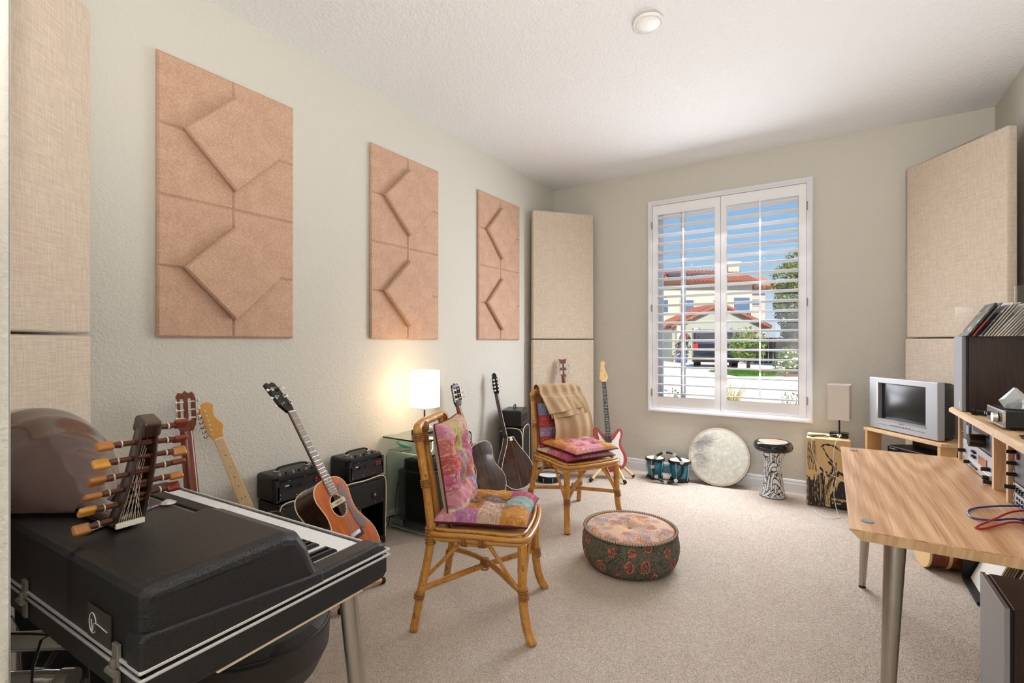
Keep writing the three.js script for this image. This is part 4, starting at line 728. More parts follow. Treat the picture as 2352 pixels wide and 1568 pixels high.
single('stand_cradle', [tube([[-2.12, 0.1, -1.62], [-2.08, 0.2, -1.6], [-1.9, 0.26, -1.55], [-1.76, 0.29, -1.52], [-1.72, 0.335, -1.51]], 0.011, 30, 10)], M.mapleLight, 'wooden cradle arm under the orange guitar', 'stand arm');
// --- nylon string guitar leaning at the wall, its back to the room
function slottedHead(t, y0, wood, plate) {
  const s = new THREE.Shape(); s.setFromPoints([[-0.026, 0], [0.026, 0], [0.038, 0.03], [0.037, 0.17], [0.028, 0.186], [0.012, 0.18], [0, 0.192], [-0.012, 0.18], [-0.028, 0.186], [-0.037, 0.17], [-0.038, 0.03]].map(([x, y]) => new THREE.Vector2(x, y)));
  for (const k of [-1, 1]) { const p = new THREE.Path(); p.setFromPoints([[k * 0.009, 0.05], [k * 0.009, 0.155], [k * 0.022, 0.155], [k * 0.022, 0.05]].map(([x, y]) => new THREE.Vector2(x, y))); s.holes.push(p); }
  const h = mesh('headstock', [slab(s, 0.018, 0.0015).rotateX(-0.16).translate(0, y0, -0.012)], wood, t);
  for (const k of [-1, 1]) {
    const pl = mesh('tuner_plate', [rbox(0.004, 0.115, 0.014, 0.001, k * 0.039, y0 + 0.1, -0.03, [-0.16, 0, 0])], M.nickel, t);
    for (let i = 0; i < 3; i++) { const y = y0 + 0.062 + i * 0.038, z = -0.03 - i * 0.006; mesh('roller', [bar([k * 0.008, y, z + 0.008], [k * 0.04, y, z + 0.008], 0.004, 0.004, 10)], M.ivory, pl); mesh('button', [bar([k * 0.04, y, z], [k * 0.046, y, z - 0.018], 0.0025, 0.0025, 8), rbox(0.008, 0.014, 0.02, 0.003, k * 0.046, y, z - 0.026)], plate, pl); }
  }
}
{
  const t = thing('nylon_string_guitar', 'mahogany guitar turned to the wall, scalloped slotted headstock', 'guitar');
  stand(t, [-2.40, 0.10, -1.10], [-0.2, 0.98, -0.005], [-0.97, -0.2, -0.22]);
  acousticBody(t, GUITAR, 0.095, { side: M.mahogany, top: M.mapleLight, back: M.mahogany }, 0.335, 0.045);
  neckParts(t, { yb: 0.45, y0: 0.39, y1: 0.82, w0: 0.03, w1: 0.026, z: 0.006, frets: 18, strings: 6, bridge: 0.17, neck: M.mahogany, board: M.ebony });
  slottedHead(t, 0.822, M.mahogany, M.ivory);
}
// --- maple necked electric guitar leaning beside it
{
  const t = thing('maple_neck_guitar', 'electric guitar with amber maple neck leaning at the wall', 'guitar');
  const Tp = V(-2.59, 1.112, -1.158), E = V(-2.372, 0.06, -1.464), up = Tp.clone().sub(E).normalize();
  stand(t, E.toArray(), up.toArray(), [0.95, 0.2, 0.28]);
  mesh('body', [slab(smoothOutline([[0, 0.001], [0.01, 0.09], [0.05, 0.15], [0.11, 0.16], [0.17, 0.135], [0.22, 0.112], [0.27, 0.12], [0.33, 0.14], [0.37, 0.125], [0.39, 0.08], [0.385, 0.04], [0.37, 0.001]]), 0.044, 0.006).translate(0, 0, -0.045)], M.walnut, t);
  mesh('pickguard', [slab([[-0.05, 0.16], [0.09, 0.16], [0.1, 0.22], [0.1, 0.34], [0.03, 0.36], [-0.05, 0.33]], 0.003, 0.001).translate(0, 0, -0.001)], M.black, t);
  neckParts(t, { yb: 0.3, y0: 0.3, y1: 0.84, w0: 0.028, w1: 0.021, z: 0.006, frets: 21, strings: 6, bridge: 0.18, neck: M.maple, board: M.mapleLight, dots: M.black });
  mesh('headstock', [slab([[-0.021, 0], [0.021, 0], [0.026, 0.02], [0.034, 0.035], [0.042, 0.06], [0.03, 0.09], [0.022, 0.12], [0.03, 0.15], [0.034, 0.172], [0.012, 0.19], [-0.014, 0.183], [-0.028, 0.16], [-0.03, 0.1], [-0.033, 0.04], [-0.025, 0.012]], 0.014, 0.002, true).translate(0, 0.842, -0.012)], M.maple, t);
  for (let k = 0; k < 6; k++) tuner(t, -0.016 + k * 0.002, 0.872 + k * 0.024, -1, 0.022, M.nickel, true, 0.006);
  mesh('string_tree', [rbox(0.012, 0.004, 0.004, 0.001, 0.008, 0.89, 0.004)], M.nickel, t);
}
// --- dark guitar with its back to the room beside the glass table
{
  const t = thing('dark_guitar', 'dark brown guitar, glossy back outward, beside the glass table', 'guitar');
  const E = V(-2.33, 0.03, -3.23), Tp = V(-2.61, 0.985, -3.10), up = Tp.clone().sub(E).normalize();
  stand(t, E.toArray(), up.toArray(), [-0.88, -0.3, -0.12]);
  acousticBody(t, GUITAR.map(([y, w]) => [y * 0.98, w * 0.93]), 0.095, { side: M.walnut, top: M.walnut, back: M.walnut }, 0.33, 0.045, M.cream);
  neckParts(t, { yb: 0.45, y0: 0.39, y1: 0.81, w0: 0.028, w1: 0.024, z: 0.006, frets: 18, strings: 6, bridge: 0.17, neck: M.mahogany, board: M.ebony });
  slottedHead(t, 0.812, M.blackGloss, M.ivory);
  dowelStand('guitar_rest', 'short wooden peg rest beside the dark guitar', [-2.12, 0, -3.0], 0.4, 0.16, [[-0.16, 0.05], [0.03, -0.16], [0.04, 0.14]]);
}
// --- teardrop bouzouki, back outward
{
  const t = thing('teardrop_bouzouki', 'brown teardrop bouzouki with white binding leaning at the wall', 'bouzouki');
  const E = V(-2.35, 0.02, -3.70), Tp = V(-2.615, 1.035, -3.69), up = Tp.clone().sub(E).normalize();
  stand(t, E.toArray(), up.toArray(), [-0.8, -0.3, -0.42]);
  acousticBody(t, TEAR, 0.085, { side: M.walnut, top: M.spruce, back: M.walnut }, 0.3, 0.035, M.ivory);
  mesh('centre_seam', [bar([0, 0.01, -0.0865], [0, 0.45, -0.0865], 0.0008, 0.0008, 5)], M.oakEdge, t);
  mesh('heel_cap', [slab([[-0.016, 0.425], [0.016, 0.425], [0.01, 0.462], [-0.01, 0.462]], 0.005, 0.001).translate(0, 0, -0.09)], M.ivory, t);
  neckParts(t, { yb: 0.44, y0: 0.4, y1: 0.855, w0: 0.023, w1: 0.018, z: 0.006, frets: 20, strings: 8, bridge: 0.14, neck: M.walnut, board: M.ebony });
  mesh('headstock', [slab([[-0.018, 0], [0.018, 0], [0.03, 0.03], [0.028, 0.15], [0.02, 0.165], [0.022, 0.185], [0, 0.2], [-0.022, 0.185], [-0.02, 0.165], [-0.028, 0.15], [-0.03, 0.03]], 0.014, 0.002).rotateX(-0.16).translate(0, 0.858, -0.01)], M.blackGloss, t);
  for (const s of [-1, 1]) for (let k = 0; k < 4; k++) { const m = mesh('tuner', [rbox(0.016, 0.02, 0.012, 0.004, s * 0.018, 0.895 + k * 0.032, -0.022 - k * 0.005), bar([s * 0.018, 0.895 + k * 0.032, -0.022 - k * 0.005], [s * 0.042, 0.895 + k * 0.032, -0.022 - k * 0.005], 0.0025)], M.chrome, t); mesh('button', [ball(0.009, s * 0.046, 0.895 + k * 0.032, -0.022 - k * 0.005, 0.8, 1, 0.5, 12)], M.chrome, m); }
}
// --- acoustic bass behind the far chair, back outward
{
  const t = thing('acoustic_bass', 'brown bass neck and headstock rising behind the blanket chair', 'bass guitar');
  stand(t, [-2.14, 0.06, -4.37], [-0.19, 0.97, -0.2], [-0.5, -0.3, -0.8]);
  acousticBody(t, GUITAR, 0.1, { side: M.mahogany, top: M.spruce, back: M.mahogany }, 0.335, 0.05, M.cream);
  neckParts(t, { yb: 0.46, y0: 0.39, y1: 0.94, w0: 0.027, w1: 0.021, z: 0.006, frets: 20, strings: 4, bridge: 0.16, neck: M.mahogany, board: M.rosewood });
  mesh('headstock', [slab([[-0.022, 0], [0.022, 0], [0.036, 0.045], [0.03, 0.15], [0.042, 0.195], [0.015, 0.185], [-0.015, 0.185], [-0.042, 0.195], [-0.03, 0.15], [-0.036, 0.045]], 0.015, 0.002).rotateX(-0.12).translate(0, 0.942, -0.01)], M.mahogany, t);
  for (const s of [-1, 1]) for (const k of [0, 1]) { const y = 0.99 + k * 0.07, m = mesh('tuner', [rbox(0.024, 0.042, 0.006, 0.002, s * 0.022, y, -0.02 - k * 0.008), bar([s * 0.022, y, -0.024 - k * 0.008], [s * 0.058, y, -0.024 - k * 0.008], 0.003)], M.nickel, t); mesh('button', [ball(0.014, s * 0.064, y, -0.024 - k * 0.008, 0.6, 1, 0.6, 12)], M.nickel, m); }
}
// --- red electric bass on a stand
{
  const t = thing('red_electric_bass', 'red electric bass with white pickguard left of the bongos', 'bass guitar');
  const E = V(-1.775, 0.07, -4.50), Tp = V(-1.955, 1.128, -4.72), up = Tp.clone().sub(E).normalize(), red = mat(0x9c2a24, 0.25, { clearcoat: 0.6 });
  stand(t, E.toArray(), up.toArray(), [0.42, 0.25, 0.9]);
  const out = [[-0.02, 0], [-0.1, 0.02], [-0.16, 0.09], [-0.165, 0.16], [-0.13, 0.22], [-0.125, 0.28], [-0.15, 0.34], [-0.15, 0.4], [-0.12, 0.435], [-0.085, 0.42], [-0.05, 0.37], [0.03, 0.355], [0.06, 0.37], [0.1, 0.41], [0.13, 0.41], [0.145, 0.37], [0.125, 0.31], [0.12, 0.25], [0.15, 0.18], [0.165, 0.11], [0.13, 0.04], [0.06, 0.005]];
  mesh('body', [slab(out, 0.04, 0.007, true).translate(0, 0, -0.042)], red, t);
  const pg = mesh('pickguard', [slab([[-0.1, 0.39], [-0.07, 0.345], [-0.03, 0.3], [0.04, 0.3], [0.09, 0.36], [0.115, 0.385], [0.12, 0.35], [0.1, 0.29], [0.1, 0.23], [0.13, 0.15], [0.12, 0.07], [0.085, 0.06], [0.06, 0.12], [-0.02, 0.15], [-0.07, 0.2], [-0.085, 0.29]], 0.003, 0.0006, true).translate(0, 0, -0.002)], M.white, t);
  mesh('pickup', [rbox(0.08, 0.026, 0.014, 0.003, -0.005, 0.225, 0.006)], M.black, pg);
  mesh('bridge', [rbox(0.06, 0.05, 0.012, 0.002, 0, 0.095, 0.005)], M.chrome, t);
  for (const [x, y] of [[0.1, 0.13], [0.105, 0.1], [0.1, 0.07]]) mesh('knob', [cyl(0.008, 0.008, 0.014, x, y, 0.008, [Math.PI / 2, 0, 0], 14)], M.chrome, t);
  neckParts(t, { yb: 0.3, y0: 0.28, y1: 0.89, w0: 0.029, w1: 0.021, z: 0.008, frets: 20, strings: 4, bridge: 0.1, neck: M.mapleLight, board: M.ebony });
  mesh('headstock', [slab([[-0.021, 0], [0.021, 0], [0.036, 0.025], [0.046, 0.04], [0.036, 0.075], [0.02, 0.12], [0.014, 0.16], [0.026, 0.185], [0.018, 0.205], [-0.004, 0.212], [-0.02, 0.2], [-0.024, 0.16], [-0.036, 0.08], [-0.044, 0.03], [-0.034, 0.012]], 0.015, 0.002, true).translate(0, 0.892, -0.012)], M.mapleLight, t);
  for (let k = 0; k < 4; k++) tuner(t, -0.018 + k * 0.005, 0.925 + k * 0.043, -1, 0.024, M.nickel, true, 0.006);
  mesh('logo', [tube([[0.012, 0.935, 0.004], [0.02, 0.95, 0.004], [0.014, 0.965, 0.004], [0.02, 0.98, 0.004]], 0.0016, 14, 5)], M.black, t);
  dowelStand('bass_stand', 'wooden dowel stand with black feet under the red bass', [-1.80, 0, -4.60], 0, 0.2, [[0.2, 0.19], [-0.1, 0.3], [0.2, -0.05]]);
}
// ---------------------------------------------------------------- rattan chairs; local +z is the front
function wrapRings(p, q, r, n) { const a = V(...p), b = V(...q), d = b.clone().sub(a).normalize(), quat = new THREE.Quaternion().setFromUnitVectors(V(0, 0, 1), d); return Array.from({ length: n }, (_, i) => { const c = a.clone().lerp(b, n > 1 ? i / (n - 1) : 0.5); return new THREE.TorusGeometry(r, 0.0034, 6, 16).applyQuaternion(quat).translate(c.x, c.y, c.z); }); }
const cane = (pts, r, seg = 26, nodes = 3) => sweep(pts, (t) => r * (1 + 0.09 * Math.exp(-((((t * nodes + 0.31) % 1 - 0.5) / 0.035) ** 2))), seg * 2, 12);
function rattanChair(pos, turn, label) {
  const t = thing('rattan_chair', label, 'chair', pos, turn, 'rattan chairs');
  for (const s of [-1, 1]) {
    mesh('back_leg', [cane([[s * 0.245, 0, -0.277], [s * 0.235, 0.15, -0.252], [s * 0.218, 0.42, -0.205], [s * 0.214, 0.6, -0.22], [s * 0.212, 0.8, -0.252], [s * 0.21, 0.915, -0.272]], 0.0195, 30, 5)], M.bamboo, t);
    mesh('front_leg', [cane([[s * 0.256, 0, 0.277], [s * 0.238, 0.06, 0.25], [s * 0.228, 0.16, 0.232], [s * 0.222, 0.43, 0.225]], 0.0215, 26, 3)], M.bamboo, t);
    mesh('back_strut', [cane([[s * 0.135, 0.925, -0.272], [s * 0.118, 0.7, -0.235], [s * 0.1, 0.45, -0.205]], 0.014, 20, 2)], M.bamboo, t);
    mesh('side_brace', [cane([[s * 0.232, 0.2, 0.228], [s * 0.226, 0.32, 0.14], [s * 0.222, 0.415, 0.07]], 0.009, 16, 1), cane([[s * 0.232, 0.235, -0.235], [s * 0.225, 0.33, -0.14], [s * 0.222, 0.415, -0.06]], 0.009, 16, 1), cane([[s * 0.222, 0.408, -0.07], [s * 0.222, 0.408, 0.08]], 0.009, 8, 1)], M.bamboo, t);
    mesh('front_brace', [cane([[s * 0.228, 0.2, 0.228], [s * 0.15, 0.32, 0.236], [s * 0.075, 0.415, 0.243]], 0.009, 16, 1)], M.bamboo, t);
    mesh('cane_binding', [
      wrapRings([s * 0.23, 0.185, 0.236], [s * 0.226, 0.225, 0.23], 0.0225, 5), wrapRings([s * 0.238, 0.15, -0.255], [s * 0.236, 0.17, -0.25], 0.0215, 3),
      wrapRings([s * 0.214, 0.66, -0.228], [s * 0.213, 0.69, -0.234], 0.0215, 4), wrapRings([s * 0.211, 0.87, -0.264], [s * 0.21, 0.905, -0.27], 0.0215, 5),
      wrapRings([s * 0.134, 0.84, -0.258], [s * 0.135, 0.905, -0.268], 0.0165, 8), wrapRings([s * 0.218, 0.40, -0.206], [s * 0.217, 0.47, -0.206], 0.0225, 6),
      wrapRings([s * 0.222, 0.425, 0.03], [s * 0.222, 0.425, 0.055], 0.026, 4), wrapRings([s * 0.222, 0.425, -0.05], [s * 0.222, 0.425, -0.03], 0.026, 3),
      wrapRings([s * 0.135, 0.925, -0.262], [s * 0.155, 0.925, -0.272], 0.024, 4)], M.binding, t);
  }
  mesh('top_rail', [cane([[-0.212, 0.89, -0.268], [-0.205, 0.926, -0.274], [-0.15, 0.94, -0.277], [0, 0.942, -0.279], [0.15, 0.94, -0.277], [0.205, 0.926, -0.274], [0.212, 0.89, -0.268]], 0.0205, 36, 4)], M.bamboo, t);
  const loop = (k, y) => { const p = []; const c = [[-0.2, -0.205], [0.2, -0.205], [0.222, -0.19], [0.228, 0], [0.235, 0.19], [0.22, 0.232], [0.12, 0.252], [0, 0.258], [-0.12, 0.252], [-0.22, 0.232], [-0.235, 0.19], [-0.228, 0], [-0.222, -0.19]]; for (const [x, z] of c) p.push([x * k, y, z * k]); return p; };
  const ringOf = (k, y, r) => new THREE.TubeGeometry(new THREE.CatmullRomCurve3(loop(k, y).map((p) => V(...p)), true, 'centripetal'), 120, r, 10, true);
  mesh('seat_rail', [ringOf(1.0, 0.428, 0.0125)], M.bamboo, t);
  mesh('seat_rail', [ringOf(1.035, 0.45, 0.0115)], M.bamboo, t);
  mesh('seat_rail', [ringOf(0.95, 0.464, 0.0095)], M.bamboo, t);
  mesh('seat_panel', [slab(loop(0.97, 0).map(([x, , z]) => [x, z]), 0.012, 0.002, true).rotateX(Math.PI / 2).translate(0, 0.462, 0)], M.oakEdge, t);
  mesh('cross_stretcher', [cane([[-0.232, 0.19, -0.25], [0, 0.215, 0], [0.228, 0.215, 0.225]], 0.014, 24, 4)], M.bamboo, t);
  mesh('cross_stretcher', [cane([[0.232, 0.19, -0.25], [0.02, 0.235, -0.01], [-0.228, 0.215, 0.225]], 0.014, 24, 4)], M.bamboo, t);
  mesh('centre_binding', [wrapRings([0, 0.2, 0], [0, 0.245, 0], 0.02, 5)], M.binding, t);
  return t;
}
const C1 = [-1.445, 0, -1.972], C1T = Math.atan2(0.92, -0.39), C2 = [-1.637, 0, -3.397], C2T = Math.atan2(0.877, 0.482);
rattanChair(C1, C1T, 'near rattan chair with patchwork cushions beside the piano');
rattanChair(C2, C2T, 'far rattan chair with a beige blanket over its back');
// patchwork cushions
function patchTex(rows, back) {
  return canvasTex(768, 768, (c, w, h) => {
    c.fillStyle = back; c.fillRect(0, 0, w, h);
    const motif = (x, y, pw, ph, col) => {
      c.save(); c.beginPath(); c.rect(x, y, pw, ph); c.clip(); c.fillStyle = col[0]; c.fillRect(x, y, pw, ph);
      for (let i = 0; i < pw * ph / 130; i++) {
        c.strokeStyle = c.fillStyle = col[1 + Math.floor(rnd() * (col.length - 1))]; c.globalAlpha = rr(0.5, 0.95); c.lineWidth = rr(1.2, 3.2);
        const a = x + rnd() * pw, b = y + rnd() * ph, r = rr(2, 11);
        c.beginPath(); if (rnd() < 0.55) c.arc(a, b, r, rnd() * 6, rnd() * 6 + 2); else if (rnd() < 0.5) c.ellipse(a, b, r * 0.7, r * 0.35, rnd() * 3, 0, 6.3); else { c.moveTo(a, b); c.quadraticCurveTo(a + rr(-14, 14), b + rr(-14, 14), a + rr(-16, 16), b + rr(-16, 16)); }
        rnd() < 0.5 ? c.stroke() : c.fill();
      }
      for (let i = 0; i < 3; i++) { const a = x + rnd() * pw, b = y + rnd() * ph, r = rr(14, 26); c.globalAlpha = 0.8; c.strokeStyle = col[1]; c.lineWidth = 3; for (let k = 0; k < 3; k++) { c.beginPath(); c.ellipse(a, b, r * (1 - k * 0.3), r * 0.7 * (1 - k * 0.3), 0.5, 0, 6.3); c.stroke(); } }
      c.restore(); c.strokeStyle = '#5a3a2c'; c.globalAlpha = 0.5; c.lineWidth = 1.5; c.strokeRect(x, y, pw, ph); c.globalAlpha = 1;
    };
    let y = 0; const hs = rows.reduce((a, r) => a + r[0], 0);
    for (const [rh, ...cells] of rows) { const ph = rh / hs * h, ws = cells.reduce((a, q) => a + q[0], 0); let x = 0; for (const [cw, col] of cells) { const pw = cw / ws * w; motif(x, y, pw, ph, col); x += pw; } y += ph; }
  });
}
const K = {
  pink: ['#c87a98', '#e4b4bc', '#9a3a62', '#d89a6a'], olive: ['#b6a468', '#d8cc9c', '#7a6a34', '#a05a4a'], tan: ['#c8a488', '#e2ccb0', '#a06a5a', '#b05a6a'], coral: ['#c05a5c', '#e2a08c', '#8a2a38', '#d8c0a0'], red: ['#b03a44', '#dc8a78', '#7a1a2c', '#d0a070'],
  rose: ['#b8547a', '#e2a8b8', '#7c2450', '#d8b48c'], mauve: ['#94747a', '#c4a8a4', '#5c4248', '#a88a60'], lilac: ['#8c78a8', '#c4b4d0', '#54407c', '#a8a0b8'], cream: ['#cfc29c', '#ece2c4', '#8c7a50', '#6a6a7a'], salmon: ['#cf7470', '#eab0a0', '#a04a50', '#e0c8a0'],
  ochre: ['#b9781f', '#dca850', '#7c4812', '#a03a2a'], magenta: ['#a3205c', '#d8588c', '#5c0c38', '#c89a78'], brown: ['#5c473a', '#86705a', '#34261e', '#6a4a6a'], teal: ['#6f9a9c', '#aac8c4', '#3c6a74', '#d0c4a0'], orange: ['#c06c26', '#e0a058', '#7c3a14', '#a85a7a'], purple: ['#a4609c', '#d0a0c8', '#703074', '#c87a8a'], floral: ['#c2a08c', '#e6d4bc', '#7c3a44', '#8a6a6a'], blue: ['#5c6a94', '#8c98b8', '#32406c', '#6a4a80'], scarlet: ['#9c1c2a', '#c44a48', '#5c0c18', '#b8783c'],
};
const dusty = (h, k) => '#' + [1, 3, 5].map((i) => Math.round(parseInt(h.slice(i, i + 2), 16) * (1 - k) + [196, 172, 146][(i - 1) / 2] * k).toString(16).padStart(2, '0')).join('');
for (const n of Object.keys(K)) K[n] = K[n].map((h, i) => dusty(h, i ? 0.28 : 0.16));
function cushion(name, label, w, h, th, tex, backMat, tufts, group) {   // lies in x (width) and y (height), front is +z
  const t = thing(name, label, 'cushion', [0, 0, 0], 0, group);
  const puff = (u, v) => { const a = Math.pow(Math.max(0, 1 - Math.abs(2 * u - 1) ** 5), 0.42), b = Math.pow(Math.max(0, 1 - Math.abs(2 * v - 1) ** 5), 0.42); let d = 0; for (const [x, y] of tufts) { const q = ((u - x) * w) ** 2 + ((v - y) * h) ** 2; d += Math.exp(-q / 0.0011) * 0.55 + Math.exp(-q / 0.006) * 0.25; } const wr = 0.06 * Math.sin(u * 38 + v * 9) * Math.sin(v * 31 - u * 5); return th * (a * b * (1 - Math.min(0.85, d)) + wr * a * b); };
  const edge = (u, v) => { const ex = 1 - 0.035 * Math.sin(Math.PI * v), ey = 1 - 0.035 * Math.sin(Math.PI * u); return [(u - 0.5) * w * ex, (v - 0.5) * h * ey]; };
  mesh('patchwork_front', [grid((u, v) => { const [x, y] = edge(u, v); return [x, y, 0.002 + puff(u, v)]; }, 56, 56)], mat(0xffffff, 0.85, { map: tex, bumpMap: T.fabricNoise, bumpScale: 0.0008 }), t, true);
  mesh('backing', [grid((u, v) => { const [x, y] = edge(1 - u, v); return [x, y, -0.002 - 0.5 * th * Math.pow(Math.max(0, (1 - Math.abs(2 * u - 1) ** 4) * (1 - Math.abs(2 * v - 1) ** 4)), 0.45)]; }, 28, 28)], backMat, t);
  const pts = []; for (let i = 0; i < 80; i++) { const k = i / 80 * 4, s = Math.floor(k), f = k - s; pts.push([...edge(...[[f, 0], [1, f], [1 - f, 1], [0, 1 - f]][s]), 0]); }
  mesh('piping', [tube(pts, 0.004, 160, 6, true)], mat(0x5c1428, 0.8), t);
  return t;
}
function seatOn(o, chairPos, turn, p, rx, rz = 0, ry = 0) { const g = new THREE.Matrix4().makeRotationY(turn).setPosition(...chairPos), l = new THREE.Matrix4().makeRotationFromEuler(new THREE.Euler(rx, ry, rz, 'YXZ')).setPosition(...p); g.multiply(l).decompose(o.position, o.quaternion, o.scale); return o; }
const maroon = mat(0x6a1a30, 0.85), creamCloth = mat(0xc9bd9c, 0.9), GRID9 = [[0.33, 0.33], [0.67, 0.33], [0.33, 0.67], [0.67, 0.67]];
{
  // v runs up the back rest, so the first row of the canvas is the top; +x is the image left of the near chair's back
  const back1 = patchTex([[2, [1.2, K.pink], [2, K.olive], [2.2, K.tan]], [2, [2, K.coral], [1.6, K.olive], [1.6, K.pink]], [2, [2, K.red], [1.8, K.mauve], [1.6, K.rose]], [2, [2, K.rose], [1.8, K.mauve], [1.6, K.salmon]], [2, [2.2, K.pink], [1.4, K.salmon], [1.6, K.lilac]], [2, [2.4, K.cream], [1.4, K.salmon], [1.8, K.lilac]]], '#c8a488');
  seatOn(cushion('back_cushion', 'pink patchwork cushion propped against the near chair back', 0.38, 0.48, 0.075, back1, creamCloth, [[0.33, 0.38], [0.67, 0.38], [0.33, 0.72], [0.67, 0.72]], 'patchwork chair cushions'), C1, C1T, [0, 0.705, -0.16], -0.16);
  const seat1 = patchTex([[1.6, [1, K.pink], [1.2, K.floral], [1, K.brown], [1, K.floral]], [2, [1.4, K.purple], [1.6, K.orange], [2, K.brown], [2, K.ochre]], [2, [1.6, K.floral], [1.6, K.floral], [2, K.brown], [2, K.ochre]], [2.2, [2.6, K.ochre], [2.4, K.teal], [2, K.magenta]]], '#8a4a3a');
  seatOn(cushion('seat_cushion', 'multicoloured patchwork cushion on the near chair seat', 0.43, 0.44, 0.052, seat1, maroon, GRID9, 'patchwork chair cushions'), C1, C1T, [0, 0.4975, 0.025], -Math.PI / 2);
  const back2 = patchTex([[2, [2, K.blue], [1, K.brown], [2, K.lilac]], [2, [2, K.scarlet], [1, K.brown], [2, K.red]], [1.4, [2, K.lilac], [1, K.floral], [2, K.brown]], [2.4, [2, K.scarlet], [1.2, K.ochre], [2, K.magenta]]], '#7a2a3a');
  seatOn(cushion('back_cushion', 'blue and red patchwork cushion behind the beige blanket', 0.38, 0.38, 0.05, back2, maroon, GRID9, 'patchwork chair cushions'), C2, C2T, [-0.02, 0.668, -0.18], -0.14);
  const seat2 = patchTex([[2, [2, K.cream], [2, K.magenta], [2, K.olive]], [2, [2, K.rose], [2, K.purple], [2, K.teal]], [2, [2, K.magenta], [2, K.rose], [2, K.mauve]]], '#7a2a4a');
  seatOn(cushion('seat_cushion', 'magenta patchwork cushion, lower of two on the far chair', 0.43, 0.43, 0.036, seat2, maroon, GRID9, 'patchwork chair cushions'), C2, C2T, [-0.01, 0.492, 0.02], -Math.PI / 2);
  const seat3 = patchTex([[2, [2, K.ochre], [2, K.coral], [2, K.tan]], [2, [2, K.orange], [2.4, K.pink], [2, K.rose]], [2, [2, K.salmon], [2, K.pink], [2, K.ochre]]], '#b86a4a');
  seatOn(cushion('seat_cushion', 'rose and orange patchwork cushion, upper of two on the far chair', 0.41, 0.41, 0.04, seat3, maroon, GRID9, 'patchwork chair cushions'), C2, C2T, [0.015, 0.544, 0.045], -Math.PI / 2 + 0.03, 0, 0.08);
}
// blanket over the far chair back
{
  const t = thing('beige_blanket', 'folded beige wool blanket hanging over the far chair back', 'blanket', C2, C2T);
  const wool = mat(0xb89c78, 0.95, { bumpMap: T.fabricNoise, bumpScale: 0.001, sheen: 0.4, sheenColor: new THREE.Color(0xd8c4a0), sheenRoughness: 0.6 });
  // profile in (z, y) from the front hem over the rail to the back hem
  function layer(x0, x1, yf, yb, lift, slant, ph) {
    const prof = (f, s) => { const out = [], yy = yf + slant * f; for (let i = 0; i <= 14; i++) { const q = i / 14, y = yy + (0.93 - yy) * q; out.push([-0.078 - 0.15 * Math.min(1, Math.max(0, (y - 0.64) / 0.29)) ** 1.6 - (y > 0.9 ? 0.012 : 0) + lift, y]); } for (let i = 1; i <= 8; i++) { const a = i / 8 * Math.PI; out.push([-0.279 + (0.031 + lift) * Math.cos(a), 0.943 + (0.027 + lift) * Math.sin(a)]); } for (let i = 1; i <= 10; i++) { const q = i / 10; out.push([-0.312 - lift, 0.943 - (0.943 - yb) * q]); } return out; };
    const front = (u, v) => { const p = prof(u), k = v * (p.length - 1), i = Math.min(p.length - 2, Math.floor(k)), f = k - i, z = p[i][0] + (p[i + 1][0] - p[i][0]) * f, y = p[i][1] + (p[i + 1][1] - p[i][1]) * f; const w = 0.009 * Math.sin(u * 9 + ph + (1 - v) * 2.2) * Math.min(1, Math.abs(v - 0.48) * 5) + 0.004 * Math.sin(u * 23 + ph * 3 + v * 4); return [x0 + (x1 - x0) * u + 0.012 * Math.sin(v * 6 + ph), y, z + w]; };
    const a = grid(front, 40, 60), b = grid((u, v) => { const q = front(1 - u, v); return [q[0], q[1] - 0.001, q[2] + (v < 0.45 ? -0.006 : v > 0.58 ? 0.006 : 0)]; }, 40, 60);
    const rim = tube(Array.from({ length: 21 }, (_, i) => { const q = front(i / 20, 0); return [q[0], q[1] + 0.001, q[2] - 0.003]; }), 0.0045, 40, 6);
    return [a, b, rim];
  }
  mesh('lower_fold', layer(-0.135, 0.235, 0.575, 0.5, 0.004, -0.03, 0.4), wool, t);
  mesh('middle_fold', layer(-0.15, 0.2, 0.74, 0.62, 0.014, 0.03, 1.3), wool, t);
  mesh('upper_fold', layer(-0.165, 0.16, 0.775, 0.66, 0.024, 0.035, 2.2), wool, t);
  for (let k = 0; k < 12; k++) { const x = 0.15 + k * 0.0085; mesh('tassel', [sweep([[x, 0.575, -0.072], [x + 0.004, 0.53, -0.066], [x + rr(-0.005, 0.012), 0.48, -0.066]], (q) => 0.0035 * (1 - 0.3 * q), 10, 6)], wool, t); }
  for (let k = 0; k < 14; k++) { const y = 0.93 - k * 0.017; mesh('tassel', [sweep([[0.225, y, -0.315], [0.255, y - 0.01, -0.31], [0.262, y - 0.035, -0.305]], () => 0.0035, 8, 6)], wool, t); }
  for (let k = 0; k < 12; k++) { const y = 0.945 - k * 0.017; mesh('edge_knot', [ball(0.0055, 0.166 + k * 0.0022, y, -0.232 + k * 0.006, 1, 1, 1, 8)], wool, t); }
}
